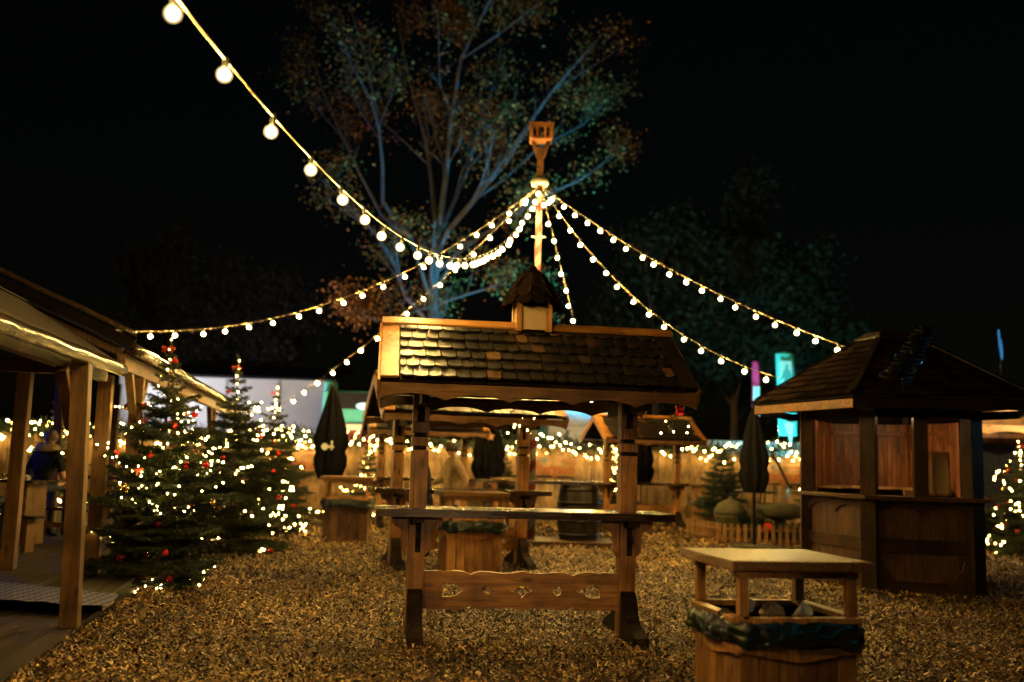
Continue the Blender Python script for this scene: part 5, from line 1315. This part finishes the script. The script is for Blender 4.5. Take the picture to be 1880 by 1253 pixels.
# ------------------------------------------------------------------ trees
def leafq(centers, size, n_per, spread, seed):
    rg = np.random.default_rng(seed); Cn = np.repeat(np.asarray(centers), n_per, 0); N = len(Cn)
    p = Cn + rg.normal(0, spread, (N, 3)) * np.array([1, 1, .85])
    u = rg.normal(0, 1, (N, 3)); u /= np.linalg.norm(u, axis=1)[:, None]; v = np.cross(u, rg.normal(0, 1, (N, 3))); v /= np.linalg.norm(v, axis=1)[:, None]
    s = size * rg.uniform(.5, 1.3, N)[:, None]; q = np.zeros((N, 4, 3))
    q[:, 0] = p - u * s * .5; q[:, 1] = p + v * s * .36; q[:, 2] = p + u * s * .5; q[:, 3] = p - v * s * .36
    return q
def grow(limbs, rnd, depth=3, nsub=(5, 4, 3), lenf=.5, up=1.0):
    # limbs: list of (points, r0, r1) -> branches and twig tips
    all_, tips = list(limbs), []
    cur = limbs
    for d in range(depth):
        nxt = []
        for pts, r0, r1 in cur:
            L = sum((pts[i + 1] - pts[i]).length for i in range(len(pts) - 1))
            for k in range(nsub[d]):
                u = rnd.uniform(.25, 1.0); f = u * (len(pts) - 1); i = min(int(f), len(pts) - 2); p = pts[i].lerp(pts[i + 1], f - i); dr = (pts[i + 1] - pts[i]).normalized()
                sd = Vector((rnd.gauss(0, 1), rnd.gauss(0, 1), rnd.gauss(0, .6))); sd = (sd - dr * sd.dot(dr)).normalized()
                nd = (dr * .75 + sd * .65 + Vector((0, 0, up * .4))).normalized(); l = L * lenf * rnd.uniform(.5, 1.0) * (1.15 - u * .5)
                q = [p]
                for j in range(3): nd = (nd + Vector((rnd.gauss(0, .16), rnd.gauss(0, .16), rnd.gauss(.03, .1)))).normalized(); q.append(q[-1] + nd * l / 3)
                rr = (r0 + (r1 - r0) * u) * .5; nxt.append((q, rr, rr * .35))
        all_ += nxt; cur = nxt
    for q, a, b in cur:
        tips += [q[-1], q[-2], q[1].lerp(q[2], .5)]
    return all_, tips
TH = .62
def tree_from(label, limbs, seed, leaf_mat, bark, leaf, n_per, spread, nsub, lenf=.5, depth=3, group='trees beyond the fence'):
    rnd = random.Random(seed); t = thing('broad_tree', label, 'tree', limbs[0][0][0], group=group); o = t.location.copy()
    br, tips = grow(limbs, rnd, depth, nsub, lenf)
    m = MB()
    for i, (q, r0, r1) in enumerate(br): m.tube([p - o for p in q], [TH * (r0 + (r1 - r0) * k / (len(q) - 1)) for k in range(len(q))], 8 if i < len(limbs) else 4, cap=False)
    m.build('trunk', bark, t, smooth=True)
    tc = np.array([tuple(p - o) for p in tips]); npmesh('crown', leafq(tc, leaf, n_per, spread, seed), 4, leaf_mat, t)
def big_tree():
    Y = 38.0; rnd = random.Random(3)
    def pl(pts, ys=None): return [P(x, y, Y + (0 if ys is None else ys * k / (len(pts) - 1)) ) for k, (x, y) in enumerate(pts)]
    base = P(792, 640, Y); base.z = 0
    limbs = [([base, P(793, 700, Y), P(796, 560, Y), P(800, 470, Y)], .42, .28),
             (pl([(800, 470), (808, 410), (818, 330), (829, 215), (846, 110), (872, 55), (905, -10)], -2), .22, .06),
             (pl([(852, 95), (838, 55), (826, 5)], 1), .09, .04),
             (pl([(800, 470), (822, 425), (872, 366), (920, 300), (964, 238), (1010, 172), (1050, 125), (1100, 70)], -3), .2, .05),
             (pl([(800, 475), (802, 440), (850, 335), (866, 285), (880, 225), (905, 160), (920, 90)], 3), .16, .05),
             (pl([(802, 440), (792, 330), (780, 250), (752, 150), (735, 60), (730, 0)], 2), .15, .04),
             (pl([(800, 480), (740, 425), (703, 372), (702, 300), (692, 205), (668, 95), (640, 5)], -1), .16, .045),
             (pl([(755, 440), (703, 398), (660, 318), (625, 242), (590, 160), (566, 80)], 2), .13, .04),
             (pl([(793, 600), (745, 545), (722, 480), (690, 430), (640, 380), (590, 330)], -2), .15, .04),
             (pl([(800, 500), (860, 450), (935, 400), (1010, 352), (1060, 335), (1108, 300)], -3), .14, .035),
             (pl([(872, 366), (925, 330), (990, 270), (1070, 230), (1118, 180)], 2), .09, .03),
             (pl([(796, 560), (860, 540), (930, 520), (1000, 560)], -2), .1, .03),
             (pl([(796, 560), (740, 580), (690, 590), (640, 560)], -2), .1, .03),
             (pl([(846, 110), (920, 60), (985, 10), (1000, -30)], -2), .08, .03)]
    tree_from('big half bare autumn tree with turquoise lit limbs rising behind the striped pole', limbs, 5, M['leaf'], M['bark_pale'], .14, 5, .36, (7, 5, 3), .42)
big_tree()
def side_tree(label, px, py_top, w, Y, seed, leaf_mat, n=7, leaf=.3, npz=16, spread=.45):
    rnd = random.Random(seed); b = P(px, 800, Y); b.z = 0; top = P(px, py_top, Y); H = top.z; W = w * Y / FPX / 2
    limbs = [([b, b + Vector((.1, 0, H * .3)), b + Vector((-.1, .1, H * .6)), top - Vector((0, 0, H * .12))], .3 * H / 10, .06)]
    for k in range(n):
        f = .25 + .6 * k / n; p = b + Vector((0, 0, H * f)); a = rnd.uniform(0, 2 * PI); d = Vector((math.cos(a), math.sin(a) * .7, .75)); l = W * rnd.uniform(.7, 1.1) * (1.15 - f * .5)
        limbs.append(([p, p + d * l * .5, p + Vector((d.x, d.y, 1.1)) * l], .12, .04))
    tree_from(label, limbs, seed, leaf_mat, M['bark'], leaf, npz, spread, (5, 4, 3), .55)
side_tree('dim green tree beyond the fence directly above the turquoise flag', 1345, 405, 230, 44, 21, M['leaf_green'])
side_tree('dim green tree beyond the fence, lower crown beside the kiosk roof', 1440, 470, 150, 42, 22, M['leaf_green'])
side_tree('dim tree beyond the fence between the striped pole and the flags', 1200, 420, 230, 46, 23, M['leaf_green'])
side_tree('faint grey tree in the dark above the far pavilion gutter', 300, 470, 170, 52, 24, M['leaf_grey'])
side_tree('faint grey tree in the dark left of the big autumn tree', 455, 480, 170, 54, 25, M['leaf_grey'])

# ------------------------------------------------------------------ floodlights and lamps of the fair
def spot(name, label, loc, target, power, col, size=60, blend=.6, r=.12, mast=True, floor=0.0):
    loc, target = Vector(loc), Vector(target); d = (target - loc).normalized()
    t = thing(name, label, 'floodlight', (loc.x, loc.y, floor), group='floodlights of the fair')
    q = d.to_track_quat('-Z', 'Y'); rot = q.to_matrix(); l = loc - t.location; h = MB()
    h.lathe([(.05, .16), (.11, .1), (.13, -.02), (.125, -.02), (.1, .06)], 16, c=l - rot @ Vector((0, 0, -.0)) - d * .08, rot=rot)
    h.build('housing', M['iron'], t, smooth=True)
    if loc.z - floor > .35: MB().tube([(0, 0, 0), (0, 0, l.z - .1)], .025, 8).build('mast', M['iron'], t)
    else: MB().box((0, 0, .02), (.2, .2, .04)).build('foot', M['iron'], t)
    L = bpy.data.lights.new(name, 'SPOT'); L.energy = power; L.color = col; L.spot_size = R_(size); L.spot_blend = blend; L.shadow_soft_size = r
    o = bpy.data.objects.new('lamp', L); C.objects.link(o); o.parent = t; o.location = l + d * .1; o.rotation_euler = q.to_euler()
LIGHTS = True
if LIGHTS:
    spot('floodlight', 'turquoise floodlight on the ground behind the fence aimed up at the big tree', (5.8, 33, .3), (-.6, 38, 11.5), 32000, (.0, .34, .62), 56)
    spot('floodlight', 'blue violet floodlight behind the fence aimed at the left limbs of the big tree', (-9.6, 36.4, .3), (-4.6, 38, 10), 3000, (.2, .25, 1), 56)
    spot('floodlight', 'added warm fill light behind the fence aimed up into the autumn leaves', (-8.0, 31.5, .3), (-3.0, 38, 7.5), 3600, (1, .6, .24), 62)  # unseen lamp added to brighten the leaves of the big tree
    spot('floodlight', 'turquoise floodlight behind the fence aimed at the flags', (7.5, 29.8, .3), (9.2, 33, 3.6), 2600, (.35, .95, 1), 75)
    spot('floodlight', 'turquoise floodlight behind the fence aimed at the green trees', (9.5, 34, .3), (11.5, 43, 8), 700, (.0, .6, .6), 70)
    spot('floodlight', 'cool white floodlight aimed at the white tent wall', (-15.5, 35.5, 4.2), (-10.5, 41, 4.6), 1500, (.88, .9, 1), 110)
    spot('floodlight', 'white floodlight on the booth behind the striped pole', (4.6, 33, .4), (2.6, 37, 2.6), 220, (1, .9, .8), 80)
    spot('floodlight', 'turquoise floodlight on a mast behind the viewer', (5.5, 1.5, 3.4), (1.7, 6.0, .6), 22, (.1, .75, 1), 30)
    spot('floodlight', 'added warm fill light on a mast behind the viewer', (1.6, -3.0, 2.6), (.25, 9, .95), 650, (1, .62, .28), 17, blend=.9)  # unseen fill added to brighten the front of the turreted table
    spot('floodlight', 'turquoise floodlight on a mast beyond the fence aimed down at the platform', (9.5, 31.5, 4.2), (1.2, 19.2, .6), 900, (.02, .6, 1), 16)
    spot('floodlight', 'blue stage lamp under the pavilion roof', (-9.6, 15.4, 2.5), (-6.6, 15.2, .7), 100, (.05, .13, 1), 110, floor=DZ2)
    spot('floodlight', 'turquoise floodlight beyond the kiosk grazing its posts', (11.5, 12.5, 3.2), (5.8, 12.5, 2.5), 70, (.1, .65, 1), 45)

# ------------------------------------------------------------------ world, camera
W = bpy.data.worlds.new('World'); scene.world = W; W.use_nodes = True; nt = W.node_tree
sky = nt.nodes.new('ShaderNodeTexSky'); sky.sky_type = 'NISHITA'; sky.sun_disc = False; sky.sun_elevation = R_(3); sky.sun_rotation = R_(200)
bg = nt.nodes['Background']; L_(nt, sky.outputs[0], bg.inputs[0]); bg.inputs[1].default_value = .0007
cam = bpy.data.cameras.new('camera'); cam.sensor_width = 36; cam.lens = 36 * FPX / 1880; cam.clip_end = 400; cam.clip_start = .05
cam.dof.use_dof = True; cam.dof.focus_distance = 8.6; cam.dof.aperture_fstop = 1.0
co = bpy.data.objects.new('camera', cam); C.objects.link(co); scene.camera = co
mw = Matrix((cr, cu, -cf)).transposed().to_4x4(); mw.translation = (0, 0, CAMH); co.matrix_world = mw
scene.view_settings.view_transform = 'Standard'; scene.view_settings.look = 'None'; scene.view_settings.gamma = 1; scene.view_settings.exposure = .05
cy = scene.cycles
cy.max_bounces = 6; cy.diffuse_bounces = 1; cy.glossy_bounces = 3; cy.transmission_bounces = 4; cy.volume_bounces = 0; cy.sample_clamp_indirect = 3.0; cy.sample_clamp_direct = 0
cy.use_denoising = True; cy.use_adaptive_sampling = False; cy.use_light_tree = True; cy.caustics_reflective = False; cy.caustics_refractive = False
